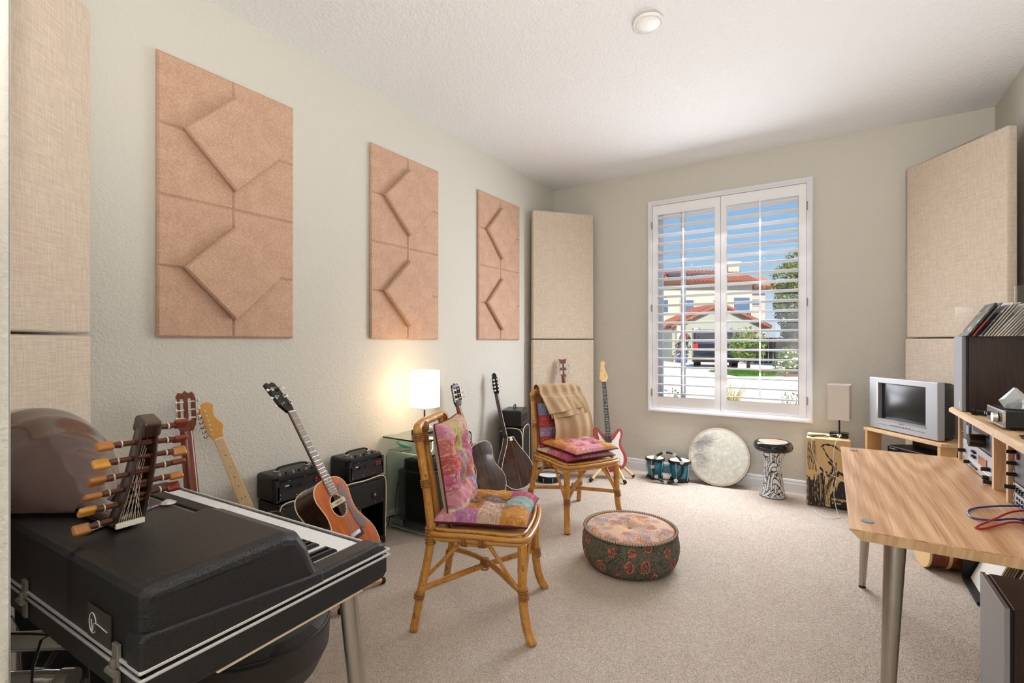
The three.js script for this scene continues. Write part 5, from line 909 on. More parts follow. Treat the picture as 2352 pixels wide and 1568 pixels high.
// ---------------------------------------------------------------- round tapestry floor cushion
{
  const side = canvasTex(1536, 384, (c, w, h) => {
    c.fillStyle = '#655f50'; c.fillRect(0, 0, w, h); c.lineCap = 'round';
    for (let i = 0; i < 6000; i++) { c.globalAlpha = 0.25; c.fillStyle = rnd() < 0.5 ? '#4a4c3c' : '#86866a'; c.fillRect(rnd() * w, rnd() * h, rr(1, 3), rr(2, 7)); }
    for (let i = 0; i < 1100; i++) { const x = rnd() * w, y = rnd() * h, a = rnd() * 6.3, r = rr(10, 26); c.globalAlpha = 0.9; c.strokeStyle = '#26281f'; c.lineWidth = rr(2.5, 4.5); c.beginPath(); c.arc(x, y, r, a, a + rr(1.4, 2.8)); c.stroke(); if (i % 3 === 0) { c.strokeStyle = '#a8a276'; c.lineWidth = 2.2; c.beginPath(); c.arc(x + 4, y + 3, r, a, a + 1.6); c.stroke(); } }
    const rows = [[0.06, 0.22], [0.19, 0.62], [0.31, 0.78], [0.4, 0.24], [0.55, 0.72], [0.64, 0.3], [0.72, 0.8], [0.83, 0.5], [0.93, 0.78], [0.95, 0.2], [0.48, 0.5], [0.12, 0.86], [0.27, 0.3], [0.03, 0.6], [0.87, 0.15], [0.5, 0.12], [0.7, 0.55], [0.38, 0.52]];
    for (const [fx, fy] of rows) { const x = fx * w, y = fy * h, r = rr(40, 54); for (let k = 0; k < 120; k++) { const a = rnd() * 6.3, q = r * Math.sqrt(rnd()); c.globalAlpha = 0.9; c.fillStyle = ['#6e2c26', '#96463a', '#b4644e', '#823a30', '#c98a6c', '#4a1e1a'][Math.floor(rnd() * 6)]; c.beginPath(); c.ellipse(x + q * Math.cos(a), y + q * Math.sin(a), rr(5, 11), rr(3, 5), a + 1.57, 0, 6.3); c.fill(); } c.strokeStyle = '#dcae8c'; c.lineWidth = 2.5; for (let k = 0; k < 10; k++) { const a = k * 0.63; c.beginPath(); c.arc(x + r * 0.55 * Math.cos(a), y + r * 0.55 * Math.sin(a), r * 0.28, a - 0.9, a + 0.9); c.stroke(); } }
  });
  const top = canvasTex(768, 768, (c, w, h) => {
    c.fillStyle = '#d0aa92'; c.fillRect(0, 0, w, h); c.lineCap = 'round';
    for (let i = 0; i < 130; i++) { const x = rnd() * w, y = rnd() * h, n = 9 + (i % 5), l = rr(60, 110), a0 = rnd() * 6.3, col = [['#b4622f', '#d8955a'], ['#8790a6', '#c3c6d0'], ['#c27a4a', '#ecd2b4'], ['#a65340', '#dc9c78'], ['#6f7686', '#a6aab6']][i % 5]; for (let k = 0; k < n; k++) { const a = a0 + k * 0.21, q = l * (1 - 0.06 * Math.abs(k - n / 2)); c.globalAlpha = 0.5; c.strokeStyle = col[k % 2]; c.lineWidth = rr(5, 10); c.beginPath(); c.moveTo(x, y); c.quadraticCurveTo(x + q * 0.6 * Math.cos(a - 0.3), y + q * 0.6 * Math.sin(a - 0.3), x + q * Math.cos(a), y + q * Math.sin(a)); c.stroke(); c.globalAlpha = 0.55; c.strokeStyle = '#5c4a40'; c.lineWidth = 1.6; c.stroke(); } }
    for (let i = 0; i < 2200; i++) { c.globalAlpha = 0.35; c.fillStyle = ['#efdcc8', '#8a5a44', '#8e92a0', '#d8b090'][i % 4]; c.fillRect(rnd() * w, rnd() * h, rr(1, 5), rr(1, 5)); }
  });
  const t = thing('floor_pouf', 'round tapestry floor pouf with rose top and green floral sides', 'pouf', [-1.008, 0, -2.86], 0.7);
  const prof = [[0.2, 0.0], [0.243, 0.008], [0.272, 0.045], [0.286, 0.1], [0.285, 0.15], [0.276, 0.19], [0.268, 0.212]];
  const pc = new THREE.SplineCurve(prof.map(([r, y]) => new THREE.Vector2(r, y)));
  mesh('side_panel', [grid((u, v) => { const p = pc.getPoint(v), a = -u * 2 * Math.PI, k = 1 + 0.006 * Math.sin(a * 7) * Math.sin(v * 3); return [p.x * k * Math.cos(a), p.y, p.x * k * Math.sin(a)]; }, 96, 24, (u, v) => [u * 2, v])], mat(0xffffff, 0.9, { map: side, bumpMap: T.fabricNoise, bumpScale: 0.001 }), t, true);
  mesh('base_panel', [cyl(0.2, 0.2, 0.004, 0, 0.003, 0, null, 48)], M.rubber, t);
  mesh('top_panel', [grid((u, v) => { const r = u * 0.266, a = -v * 2 * Math.PI, y = 0.2 + 0.036 * Math.sqrt(Math.max(0, 1 - (u) ** 4)) - 0.042 * Math.exp(-((r / 0.045) ** 2)) + 0.004 * Math.sin(a * 5 + 1) * Math.exp(-(((r - 0.09) / 0.06) ** 2)); return [r * Math.cos(a), y, r * Math.sin(a)]; }, 40, 72, (u, v) => [0.5 + u * 0.5 * Math.cos(v * 6.2832), 0.5 + u * 0.5 * Math.sin(v * 6.2832)]).scale(1, 1, 1)], mat(0xffffff, 0.9, { map: top, bumpMap: T.fabricNoise, bumpScale: 0.001, side: THREE.DoubleSide }), t, true);
  const p = mesh('piping', [ring(0.269, 0.008, 0, 0.216, 0, [Math.PI / 2, 0, 0], 90, 8)], mat(0xb9a68e, 0.9), t);
  const st = []; for (let k = 0; k < 110; k++) { const a = k / 110 * 6.2832; st.push(put(new THREE.TorusGeometry(0.0086, 0.0018, 5, 10), null, [0, 0, 0]).rotateY(-a + 0.35).translate(0.269 * Math.cos(a), 0.216, 0.269 * Math.sin(a))); }
  mesh('piping_stitches', st, mat(0x6a5a4a, 0.9), p);
  mesh('centre_button', [ball(0.012, 0, 0.206, 0, 1, 0.5, 1)], mat(0x7a6a5a, 0.9), t);
}
// ---------------------------------------------------------------- percussion along the far wall
{
  const t = thing('bongo_drums', 'pair of teal bongo drums with black rims by the window wall', 'bongo drums', [-1.315, 0, -4.79], 0.12);
  const teal = mat(0x0f6f86, 0.25, { clearcoat: 0.6 });
  for (const [x, r, n] of [[-0.115, 0.086, 'small'], [0.115, 0.098, 'large']]) {
    const s = mesh('shell', [lathe([[r * 0.72, 0.02], [r * 0.8, 0.05], [r * 0.95, 0.14], [r * 0.93, 0.18], [r * 0.7, 0.18], [r * 0.7, 0.02]], 36).translate(x, 0, 0)], teal, t);
    mesh('hoop', [lathe([[r * 0.96, 0.176], [r * 1.06, 0.176], [r * 1.07, 0.2], [r * 0.98, 0.203]], 36).translate(x, 0, 0)], M.black, s);
    mesh('base_ring', [lathe([[r * 0.74, 0.012], [r * 0.86, 0.012], [r * 0.86, 0.032], [r * 0.76, 0.03]], 30).translate(x, 0, 0)], M.black, s);
    mesh('drum_head', [lathe([[0, 0.206], [r * 0.8, 0.206], [r * 0.97, 0.2], [r * 0.98, 0.19]], 36).translate(x, 0, 0)], M.cream, s);
    for (let k = 0; k < 5; k++) { const a = k * 1.2566 + 0.5; mesh('tension_rod', [bar([x + r * 0.86 * Math.cos(a), 0.014, r * 0.86 * Math.sin(a)], [x + r * 1.08 * Math.cos(a), 0.19, r * 1.08 * Math.sin(a)], 0.003, 0.003, 8)], M.chrome, s); mesh('rubber_foot', [bar([x + r * 0.9 * Math.cos(a), 0, r * 0.9 * Math.sin(a)], [x + r * 0.9 * Math.cos(a), 0.016, r * 0.9 * Math.sin(a)], 0.006, 0.006, 8)], M.black, s); }
  }
  mesh('centre_block', [rbox(0.08, 0.075, 0.06, 0.008, 0, 0.105, 0)], teal, t);
}
{
  const t = thing('tambourine', 'black round tambourine with silver jingles leaning on the bongos', 'tambourine');
  stand(t, [-1.277, 0.004, -4.63], [0.0, 0.95, -0.25], [0.15, 0.2, 0.95]);
  const rad = 0.138; mesh('frame', [new THREE.TorusGeometry(rad, 0.012, 8, 64, 6.28).scale(1, 1, 1.6).rotateZ(-0.1).translate(0, rad + 0.012, 0)], M.blackGloss, t);
  for (let k = 0; k < 8; k++) { const a = 0.45 + k * 0.7; const m = mesh('jingle', [-0.006, 0.006].map((o) => put(new THREE.CylinderGeometry(0.018, 0.016, 0.0016, 20), null, [Math.PI / 2, 0, 0]).translate(rad * Math.cos(a), rad + 0.012 + rad * Math.sin(a), o + 0.012)), M.nickel, t); mesh('jingle_pin', [bar([rad * Math.cos(a), rad + 0.012 + rad * Math.sin(a), -0.02], [rad * Math.cos(a), rad + 0.012 + rad * Math.sin(a), 0.026], 0.0022, 0.0022, 8)], M.nickel, m); }
}
{
  const skin = canvasTex(512, 512, (c, w) => {
    c.fillStyle = '#c4c0b2'; c.fillRect(0, 0, w, w);
    for (let i = 0; i < 4000; i++) { c.globalAlpha = 0.06; c.fillStyle = rnd() < 0.5 ? '#ffffff' : '#a8a292'; c.beginPath(); c.arc(rnd() * w, rnd() * w, rr(2, 16), 0, 7); c.fill(); }
    c.globalAlpha = 1; const smear = (cx, cy, rx, ry, rot, n) => { for (let i = 0; i < n; i++) { const a = rnd() * 6.3, q = Math.sqrt(rnd()); c.globalAlpha = 0.2; c.fillStyle = '#5e5c58'; const gx = (rnd() + rnd() + rnd() - 1.5) * 1.5, gy = (rnd() + rnd() + rnd() - 1.5) * 1.5; c.save(); c.translate(cx, cy); c.rotate(rot); c.fillRect(rx * gx + 12 * Math.sin(gy * 5), ry * gy, rr(4, 22), rr(1, 3)); c.restore(); } };
    smear(110, 150, 78, 38, -0.5, 2200); smear(110, 290, 46, 70, -0.2, 1300);
    c.globalAlpha = 0.55; c.strokeStyle = '#a38a6a'; c.lineWidth = 22; c.beginPath(); c.arc(256, 256, 246, 0, 7); c.stroke();
  });
  const t = thing('frame_drum', 'large round frame drum with smudged pale skin leaning on the wall', 'drum');
  stand(t, [-0.868, 0.004, -4.80], [0.02, 0.955, -0.26], [0.06, 0.26, 0.96]);
  mesh('rim', [lathe([[0.258, -0.055], [0.268, -0.055], [0.268, 0], [0.262, 0.004], [0.258, 0]], 72).rotateX(Math.PI / 2).translate(0, 0.268, 0)], mat(0x6a4a34, 0.5), t);
  mesh('skin', [new THREE.CylinderGeometry(0.2665, 0.2665, 0.004, 72).rotateX(Math.PI / 2).translate(0, 0.268, 0.004)].map((g) => { const p = g.attributes.position, u = g.attributes.uv; for (let i = 0; i < p.count; i++) u.setXY(i, 0.5 + p.getX(i) / 0.54, 0.5 + (p.getY(i) - 0.268) / 0.54); return g; }), mat(0xffffff, 0.7, { map: skin }), t, true);
}
{
  const pat = canvasTex(1024, 512, (c, w, h) => {
    c.fillStyle = '#0e0e0f'; c.fillRect(0, 0, w, h); c.lineCap = 'round';
    for (let i = 0; i < 300; i++) { const x = rnd() * w, y = rnd() * h, a = rnd() * 6.3, l = rr(80, 160), b = rr(-70, 70); for (const [lw, col] of [[44, '#0e0e0f'], [31, '#dfe0e2']]) { c.strokeStyle = col; c.lineWidth = lw; c.beginPath(); c.moveTo(x, y); c.quadraticCurveTo(x + l * 0.5 * Math.cos(a) - b * Math.sin(a), y + l * 0.5 * Math.sin(a) + b * Math.cos(a), x + l * Math.cos(a), y + l * Math.sin(a)); c.stroke(); } }
  });
  const t = thing('goblet_drum', 'goblet drum with black head ring and white knotwork body', 'drum', [-0.404, 0, -4.765]);
  const prof = [[0.1, 0.0], [0.104, 0.006], [0.097, 0.02], [0.085, 0.07], [0.076, 0.14], [0.068, 0.22], [0.069, 0.29], [0.082, 0.35], [0.112, 0.405]], pc = new THREE.SplineCurve(prof.map(([r, y]) => new THREE.Vector2(r, y)));
  mesh('body', [grid((u, v) => { const p = pc.getPoint(v), a = -u * 6.28319; return [p.x * Math.cos(a), p.y, p.x * Math.sin(a)]; }, 60, 40, (u, v) => [u, v])], mat(0xffffff, 0.35, { map: pat, bumpMap: pat, bumpScale: 0.003 }), t, true);
  mesh('base_rim', [ring(0.1, 0.006, 0, 0.007, 0, [Math.PI / 2, 0, 0], 48), cyl(0.095, 0.095, 0.004, 0, 0.003, 0)], M.grey, t);
  mesh('head_ring', [lathe([[0.105, 0.4], [0.13, 0.398], [0.148, 0.41], [0.153, 0.43], [0.15, 0.452], [0.14, 0.47], [0.125, 0.478], [0.115, 0.476]], 56), ring(0.1505, 0.004, 0, 0.432, 0, [Math.PI / 2, 0, 0], 56)], M.blackGloss, t);
  mesh('drum_head', [lathe([[0, 0.474], [0.1, 0.474], [0.118, 0.476]], 48)], mat(0x86705f, 0.75), t);
  mesh('tuning_lug', Array.from({ length: 6 }, (_, k) => { const a = k * 1.047 + 0.2; return cyl(0.005, 0.005, 0.012, 0.152 * Math.cos(a), 0.44, 0.152 * Math.sin(a)); }), M.black, t);
}
// ---------------------------------------------------------------- box drum used as a stand
{
  const print = canvasTex(768, 1280, (c, w, h) => {
    c.fillStyle = '#d0ad78'; c.fillRect(0, 0, w, h);
    for (let i = 0; i < 1400; i++) { c.globalAlpha = 0.08; c.strokeStyle = rnd() < 0.5 ? '#e6cc9c' : '#a88452'; c.lineWidth = 2; const x = rnd() * w, y = rnd() * h; c.beginPath(); c.moveTo(x, y); c.lineTo(x + rr(-6, 6), y + rr(30, 140)); c.stroke(); }
    c.globalAlpha = 1; c.fillStyle = c.strokeStyle = '#14100c'; c.lineCap = 'round';
    const vein = (pts, w0) => { const cv = new THREE.SplineCurve(pts.map(([x, y]) => new THREE.Vector2(x, y))), n = 90; for (let i = 0; i < n; i++) { const p = cv.getPoint(i / n), r = 1.75 * w0 * (0.35 + 0.65 * Math.abs(Math.sin(i * 0.13 + pts[0][0]))) * (0.6 + 0.6 * hash(i, pts[0][0] | 0, 3)); c.beginPath(); c.ellipse(p.x, p.y, r, r * 1.6, 0, 0, 7); c.fill(); } };
    for (let k = 0; k < 9; k++) vein([[30 + k * 17, 90 + rr(-40, 40)], [24 + k * 18, 330 + rr(-60, 60)], [36 + k * 18, 560 + rr(-120, 80)]], 3.4);
    vein([[260, 160], [330, 110], [470, 120], [620, 220]], 7); vein([[300, 180], [380, 330], [470, 440], [500, 620]], 7); vein([[520, 430], [500, 640], [400, 820], [330, 1100]], 6); vein([[380, 420], [450, 480], [450, 600], [380, 680], [350, 620]], 9);
    vein([[250, 560], [290, 620], [270, 720]], 10); vein([[560, 640], [500, 720], [480, 860], [520, 1000]], 8); vein([[640, 640], [560, 600], [520, 660]], 9);
    for (let k = 0; k < 6; k++) vein([[420 + k * 14, 600 + k * 12], [380 + k * 12, 800], [300 + k * 20, 960], [250 + k * 26, 1200]], 3.2);
    for (let k = 0; k < 22; k++) { const x = 20 + k * 14 + rr(-6, 6); vein([[x, rr(640, 900)], [x + rr(-10, 14), 1000], [x + rr(-6, 16), 1240]], rr(4, 10)); }
    for (let k = 0; k < 26; k++) { const x = 440 + k * 13 + rr(-6, 6); vein([[x, rr(820, 1060)], [x + rr(-12, 12), 1120], [x + rr(-10, 10), 1270]], rr(6, 13)); }
    c.beginPath(); c.ellipse(610, 880, 70, 130, 0.1, 0, 7); c.fill();
    c.fillRect(430, 1050, 330, 190);
    c.fillStyle = '#e0c896'; c.font = 'bold 66px sans-serif'; c.fillText('schlagwerk', 436, 1120); c.font = 'bold 58px sans-serif'; c.fillText('X one', 446, 1186);
  });
  const t = thing('box_drum', 'pale wooden box drum printed with black wood-knot pattern', 'cajon', [-0.003, 0, -4.80], 0.0);
  const w = 0.3, h = 0.555, d = 0.29;
  mesh('shell', [rbox(w, h - 0.012, d - 0.012, 0.012, 0, h / 2 + 0.006, -0.006)], M.oakPale, t);
  const fg = slab([[-w / 2, 0.012], [w / 2, 0.012], [w / 2, h - 0.004], [-w / 2, h - 0.004]], 0.007, 0.002).translate(0, 0, d / 2 - 0.013);
  const p = fg.attributes.position, u = fg.attributes.uv; for (let i = 0; i < p.count; i++) u.setXY(i, (p.getX(i) + w / 2) / w, p.getY(i) / h);
  mesh('printed_front', [fg], mat(0xffffff, 0.5, { map: print }), t, true);
  for (const [x, z] of [[-0.12, 0.1], [0.12, 0.1], [-0.12, -0.11], [0.12, -0.11]]) mesh('rubber_foot', [cyl(0.014, 0.014, 0.014, x, 0.007, z)], M.rubber, t);
}
{
  const t = thing('mobile_phone', 'black mobile phone charging on top of the box drum', 'phone', [-0.075, 0.5555, -4.745], 0.5);
  mesh('body', [rbox(0.14, 0.008, 0.07, 0.003, 0, 0.005, 0)], M.darkGrey, t); mesh('screen', [rbox(0.134, 0.001, 0.064, 0.0004, 0, 0.0094, 0)], M.blackGloss, t);
}
tableLamp([0.073, 0.5555, -4.80], -0.12, 'unlit table lamp with pale rectangular shade on the box drum', false, 0.15, 0.15, 0.43, 0.125);
single('charging_cable', [tube([[0.066, 0.585, -4.738], [0.072, 0.578, -4.66], [0.05, 0.545, -4.638], [0.03, 0.4, -4.632], [0.05, 0.28, -4.63], [0.035, 0.12, -4.628], [0.06, 0.006, -4.52], [0.07, 0.005, -4.45], [0.0, 0.005, -4.38], [-0.07, 0.005, -4.44], [-0.1, 0.006, -4.58]], 0.0022, 120, 6), tube([[0.062, 0.585, -4.738], [0.03, 0.59, -4.69], [-0.02, 0.575, -4.66], [-0.1, 0.558, -4.64], [-0.115, 0.5, -4.63], [-0.05, 0.3, -4.627], [0.04, 0.27, -4.626], [0.1, 0.24, -4.626], [0.16, 0.25, -4.64]], 0.0018, 90, 6)], M.white, 'thin white charging cable trailing down the box drum', 'cable');
single('cable_plugs', [rbox(0.012, 0.02, 0.01, 0.002, 0.062, 0.58, -4.742), rbox(0.012, 0.02, 0.01, 0.002, 0.08, 0.578, -4.744)], M.white, 'two white cable plugs at the unlit lamp base', 'plug');
// ---------------------------------------------------------------- television on a corner stand
const TVT = Math.atan2(-0.81, 0.59);
{
  const t = thing('corner_stand', 'oak veneer corner stand under the silver television', 'stand', [0.42, 0, -4.424], TVT);
  const w = 0.325, hh = 0.672, top = [[-w, 0], [w, 0], [w + 0.03, -0.1], [0.18, -0.26], [-0.18, -0.26], [-w - 0.03, -0.1]];
  mesh('top_board', [slab(top.map(([x, z]) => [x, -z]), 0.022, 0.002).rotateX(-Math.PI / 2).scale(1, 1, 1).translate(0, hh - 0.022, 0)], M.oak, t);
  mesh('bottom_board', [slab(top.map(([x, z]) => [x * 0.97, -z]), 0.022, 0.002).rotateX(-Math.PI / 2).translate(0, 0.06, -0.01)], M.oak, t);
  mesh('shelf_board', [slab(top.map(([x, z]) => [x * 0.95, -z]), 0.018, 0.002).rotateX(-Math.PI / 2).translate(0, 0.47, -0.01)], M.oak, t);
  for (const s of [-1, 1]) { mesh('side_panel', [rspan(s * w - s * 0.01, s * w - s * 0.032, 0.0, hh - 0.022, -0.12, -0.004, 0.002)], M.oakEdge, t); }
  mesh('back_panel', [span(-0.15, 0.15, 0.06, hh - 0.022, -0.25, -0.24)], M.wenge, t);
}
{
  const t = thing('dvd_player', 'slim black disc player on the shelf under the television', 'disc player', [0.495, 0.489, -4.415], TVT);
  mesh('case', [rbox(0.43, 0.075, 0.19, 0.004, 0, 0.0385, -0.105)], M.black, t);
  const f = mesh('front_panel', [rbox(0.43, 0.07, 0.012, 0.003, 0, 0.0385, -0.006)], M.blackGloss, t);
  mesh('disc_tray', [rbox(0.2, 0.018, 0.006, 0.002, 0.0, 0.028, 0.0)], mat(0x16306e, 0.25), f);
  mesh('button', [cyl(0.006, 0.006, 0.006, 0.185, 0.03, 0.002, [Math.PI / 2, 0, 0], 14)], M.nickel, f);
  const tx = canvasTex(256, 48, (c) => { c.fillStyle = '#0a0a0b'; c.fillRect(0, 0, 256, 48); c.fillStyle = '#d8d8d8'; c.font = 'bold 36px sans-serif'; c.fillText('Panasonic', 14, 36); });
  mesh('lettering', [new THREE.PlaneGeometry(0.07, 0.013).translate(-0.165, 0.058, 0.0006)], mat(0xffffff, 0.4, { map: tx }), f, true);
}
{
  const t = thing('television', 'silver tube television with grey screen on the corner stand', 'television', [0.435, 0.6725, -4.462], TVT);
  const W = 0.575, H = 0.385, y0 = 0.006, fw = 0.07;
  const frame = new THREE.Shape(); frame.setFromPoints([[-W / 2, y0], [W / 2, y0], [W / 2, y0 + H], [-W / 2, y0 + H]].map(([x, y]) => new THREE.Vector2(x, y)));
  const h = new THREE.Path(); const sx0 = -W / 2 + 0.085, sx1 = W / 2 - 0.092, sy0 = y0 + 0.078, sy1 = y0 + H - 0.04; h.setFromPoints([[sx0, sy0], [sx0, sy1], [sx1, sy1], [sx1, sy0]].map(([x, y]) => new THREE.Vector2(x, y)));
  const fg = mesh('bezel', [slab(frame, 0.05, 0.004, false, [h]).translate(0, 0, -0.05)], M.silver, t);
  mesh('picture_tube', [grid((u, v) => [sx0 - 0.004 + (sx1 - sx0 + 0.008) * u, sy0 - 0.004 + (sy1 - sy0 + 0.008) * v, -0.03 + 0.016 * (1 - (2 * u - 1) ** 2) * (1 - (2 * v - 1) ** 2)], 20, 16)], mat(0x1d2122, 0.22), t);
  mesh('bezel_lip', [span(sx0 - 0.004, sx1 + 0.004, sy0 - 0.01, sy0, -0.002, 0.003), span(sx0 - 0.01, sx0 - 0.003, sy0 - 0.01, sy1 + 0.004, -0.002, 0.002)], M.nickel, fg);
  mesh('rear_housing', [grid((u, v) => { const a = u * 2 * Math.PI, k = 1 - 0.42 * v * v, ca = Math.cos(a), sa = Math.sin(a), q = Math.max(Math.abs(ca), Math.abs(sa)); return [W / 2 * 0.985 * ca / q * k, y0 + H / 2 + (H / 2 * 0.985) * sa / q * (1 - 0.3 * v * v), -0.048 - 0.19 * v]; }, 48, 10), box(W * 0.56, H * 0.68, 0.004, 0, y0 + H / 2, -0.237)], M.darkGrey, t);
  mesh('front_groove', [span(-W / 2 + 0.085, W / 2 - 0.09, y0 + 0.036, y0 + 0.038, 0, 0.001)], M.darkGrey, fg);
  for (let k = 0; k < 7; k++) mesh('button', [rbox(0.012, 0.005, 0.004, 0.001, -0.08 + k * 0.025, y0 + 0.043, 0.0)], M.darkGrey, fg);
  const tx = canvasTex(256, 48, (c) => { c.fillStyle = '#a2a4a8'; c.fillRect(0, 0, 256, 48); c.fillStyle = '#3a3b3e'; for (let i = 0; i < 7; i++) c.fillRect(62 + i * 22, 14 + (i % 2) * 3, 14, 20); c.fillStyle = '#f0f0ee'; c.beginPath(); c.arc(38, 24, 11, 0, 7); c.fill(); });
  mesh('maker_badge', [new THREE.PlaneGeometry(0.07, 0.012).translate(0, y0 + 0.062, 0.0006)], mat(0xffffff, 0.5, { map: tx }), fg, true);
  mesh('foot_bar', [rspan(-0.2, 0.2, 0, 0.01, -0.2, -0.02, 0.002)], M.darkGrey, t);
}
{
  const t = thing('floor_tambourine', 'black-rimmed hand drum lying under the far chair', 'hand drum', [-2.26, 0.002, -4.14]);
  mesh('rim', [lathe([[0.098, 0], [0.11, 0], [0.112, 0.05], [0.104, 0.056], [0.098, 0.05]], 40)], M.black, t);
  mesh('drum_head', [lathe([[0, 0.051], [0.1, 0.051]], 40)], M.white, t);
  for (let k = 0; k < 8; k++) { const a = k * 0.785; mesh('tension_lug', [cyl(0.005, 0.005, 0.04, 0.114 * Math.cos(a), 0.026, 0.114 * Math.sin(a))], M.nickel, t); }
}
// ---------------------------------------------------------------- workstation desk along the right wall
{
  const t = thing('studio_desk', 'light oak desk with raised shelf and round steel legs', 'desk', [0, 0, 0]);
  const X0 = 0.055, X1 = 1.02, Z0 = -1.865, Z1 = -3.305, Y = 0.745, th = 0.034;
  // top with undercut edges, each edge strip its own part
  mesh('desk_top', [span(X0, X1, Y - 0.004, Y, Z0, Z1)], M.desk, t);
  const und = new ConvexGeometry([[X0, Y - 0.004, Z0], [X1, Y - 0.004, Z0], [X1, Y - 0.004, Z1], [X0, Y - 0.004, Z1], [X0 + 0.03, Y - th, Z0 + 0.0 - 0.006], [X1, Y - th, Z0 - 0.006], [X1, Y - th, Z1], [X0 + 0.03, Y - th, Z1]].map((p) => V(...p)));
  mesh('edge_banding', [und], M.oak, t);
  for (const [x, z] of [[0.107, -1.97], [0.114, -3.22]]) mesh('cap', [cyl(0.017, 0.017, 0.003, x, Y + 0.0015, z), ring(0.017, 0.0015, x, Y + 0.001, z, [Math.PI / 2, 0, 0])], M.grey, t);
  for (const [x, z, fx, fz] of [[0.183, -2.02, 0.152, -1.965], [0.18, -3.2, 0.153, -3.262], [0.93, -2.0, 0.95, -1.95], [0.93, -3.2, 0.95, -3.25]]) {
    const l = mesh('leg', [bar([fx, 0.012, fz], [x, Y - th, z], 0.016, 0.0315, 28)], M.steel, t);
    mesh('mounting_plate', [cyl(0.045, 0.045, 0.006, x, Y - th - 0.003, z)], M.nickel, l); mesh('leveling_foot', [cyl(0.017, 0.014, 0.014, fx, 0.007, fz)], M.rubber, l);
  }
  // raised shelf
  const S = 1.0, hx = 0.55, up = (z, w = 0.022) => mesh('upright', [rspan(hx, 1.0, Y, S - 0.024, z - w / 2, z + w / 2, 0.001)], M.oak, t);
  up(-3.288); up(-2.68, 0.03); up(-2.495, 0.025); up(-1.9);
  mesh('shelf_board', [slab([[0.518, 0], [0.53, -0.0], [1.02, 0], [1.02, 0.024], [0.53, 0.024], [0.518, 0.016]].map(([x, y]) => [x, y]), 1.45, 0.001).translate(0, S - 0.024, -3.325)], M.oak, t);
  mesh('back_panel', [span(1.0, 1.015, Y, S - 0.024, -3.29, -1.9)], M.oak, t);
}
// rack units stand in the bays of the raised shelf, faces towards -x
function rackUnit(name, label, z0, z1, y0, y1, m, build) {
  const t = thing(name, label, 'audio rack unit', [0.565, y0, (z0 + z1) / 2], -Math.PI / 2, 'rack units in the desk shelf');   // local z = -x world, x = z world
  const w = Math.abs(z1 - z0) - 0.012, h = y1 - y0 - 0.004;
  mesh('chassis', [span(-w / 2 + 0.02, w / 2 - 0.02, 0.002, h, -0.32, -0.004)], M.black, t);
  const f = mesh('face_plate', [rbox(w, h, 0.006, 0.001, 0, h / 2 + 0.002, 0)], m, t);
  mesh('screw', [[-1, 0.25], [-1, 0.75], [1, 0.25], [1, 0.75]].map(([s, q]) => ball(0.004, s * (w / 2 - 0.012), h * q, 0.004, 1, 1, 0.5, 8)), M.nickel, f);
  build(f, w, h);
}
const knob = (f, x, y, r, l, m = M.black) => mesh('knob', [cyl(r, r * 0.9, l, x, y, 0.003 + l / 2, [Math.PI / 2, 0, 0], 18)], m, f);
rackUnit('cassette_deck', 'dark rack recorder with a big black knob under the shelf', -3.27, -2.70, 0.86, 0.968, M.darkGrey, (f, w, h) => {
  mesh('meter_window', [rbox(0.09, h * 0.7, 0.004, 0.002, -w * 0.28, h * 0.5, 0.004), rbox(0.26, h * 0.3, 0.004, 0.002, w * 0.12, h * 0.78, 0.004)], M.blackGloss, f);
  mesh('tape_door', [rbox(0.05, h * 0.4, 0.006, 0.002, -w * 0.28, h * 0.5, 0.006)], M.grey, f);
  knob(f, w * 0.2, h * 0.42, 0.03, 0.05, M.blackGloss); for (let k = 0; k < 4; k++) knob(f, -w * 0.05 + k * 0.026, h * 0.3, 0.007, 0.012, M.nickel);
});
rackUnit('tape_machine', 'silver rack unit with orange display above the desk surface', -3.27, -2.70, 0.747, 0.858, M.silver, (f, w, h) => {
  mesh('display', [rbox(0.13, h * 0.36, 0.004, 0.001, w * 0.17, h * 0.6, 0.004)], mat(0xb0684a, 0.25), f);
  mesh('lower_bezel', [rbox(w * 0.86, h * 0.3, 0.012, 0.003, 0, h * 0.17, 0.006)], M.nickel, f);
  for (let k = 0; k < 5; k++) mesh('button', [rbox(0.014, 0.008, 0.006, 0.001, -w * 0.1 + k * 0.022, h * 0.17, 0.014)], M.black, f);
  for (const [x, y] of [[-0.42, 0.5], [-0.2, 0.2], [0.36, 0.5], [0.4, 0.22], [0.42, 0.08]]) knob(f, x * w, h * y, 0.009, 0.028);
  for (let k = 0; k < 6; k++) knob(f, -w * 0.12 + (k % 3) * 0.02, h * (0.55 + 0.2 * Math.floor(k / 3)), 0.006, 0.01);
});
rackUnit('tape_echo', 'rack unit with wide smoked window right of the bookcase gap', -2.48, -1.92, 0.83, 0.968, M.darkGrey, (f, w, h) => {
  mesh('meter_window', [rbox(w * 0.6, h * 0.72, 0.004, 0.002, 0.02, h * 0.5, 0.004)], mat(0x8a7060, 0.1), f);
  mesh('red_lamp', [rbox(0.018, 0.02, 0.008, 0.002, -w * 0.4, h * 0.72, 0.006)], M.red, f);
  for (const y of [0.2, 0.5, 0.8]) knob(f, -w * 0.45, h * y, 0.007, 0.026);
});
rackUnit('keyboard_module', 'pale rack mixer strip above the perforated patch panel', -2.48, -1.92, 0.795, 0.828, M.silver, (f, w, h) => { mesh('fader_row', Array.from({ length: 16 }, (_, k) => rbox(0.008, 0.014, 0.008, 0.001, -w * 0.4 + k * 0.028, h * 0.5, 0.006)), M.black, f); knob(f, -w * 0.46, h * 0.5, 0.008, 0.03); });
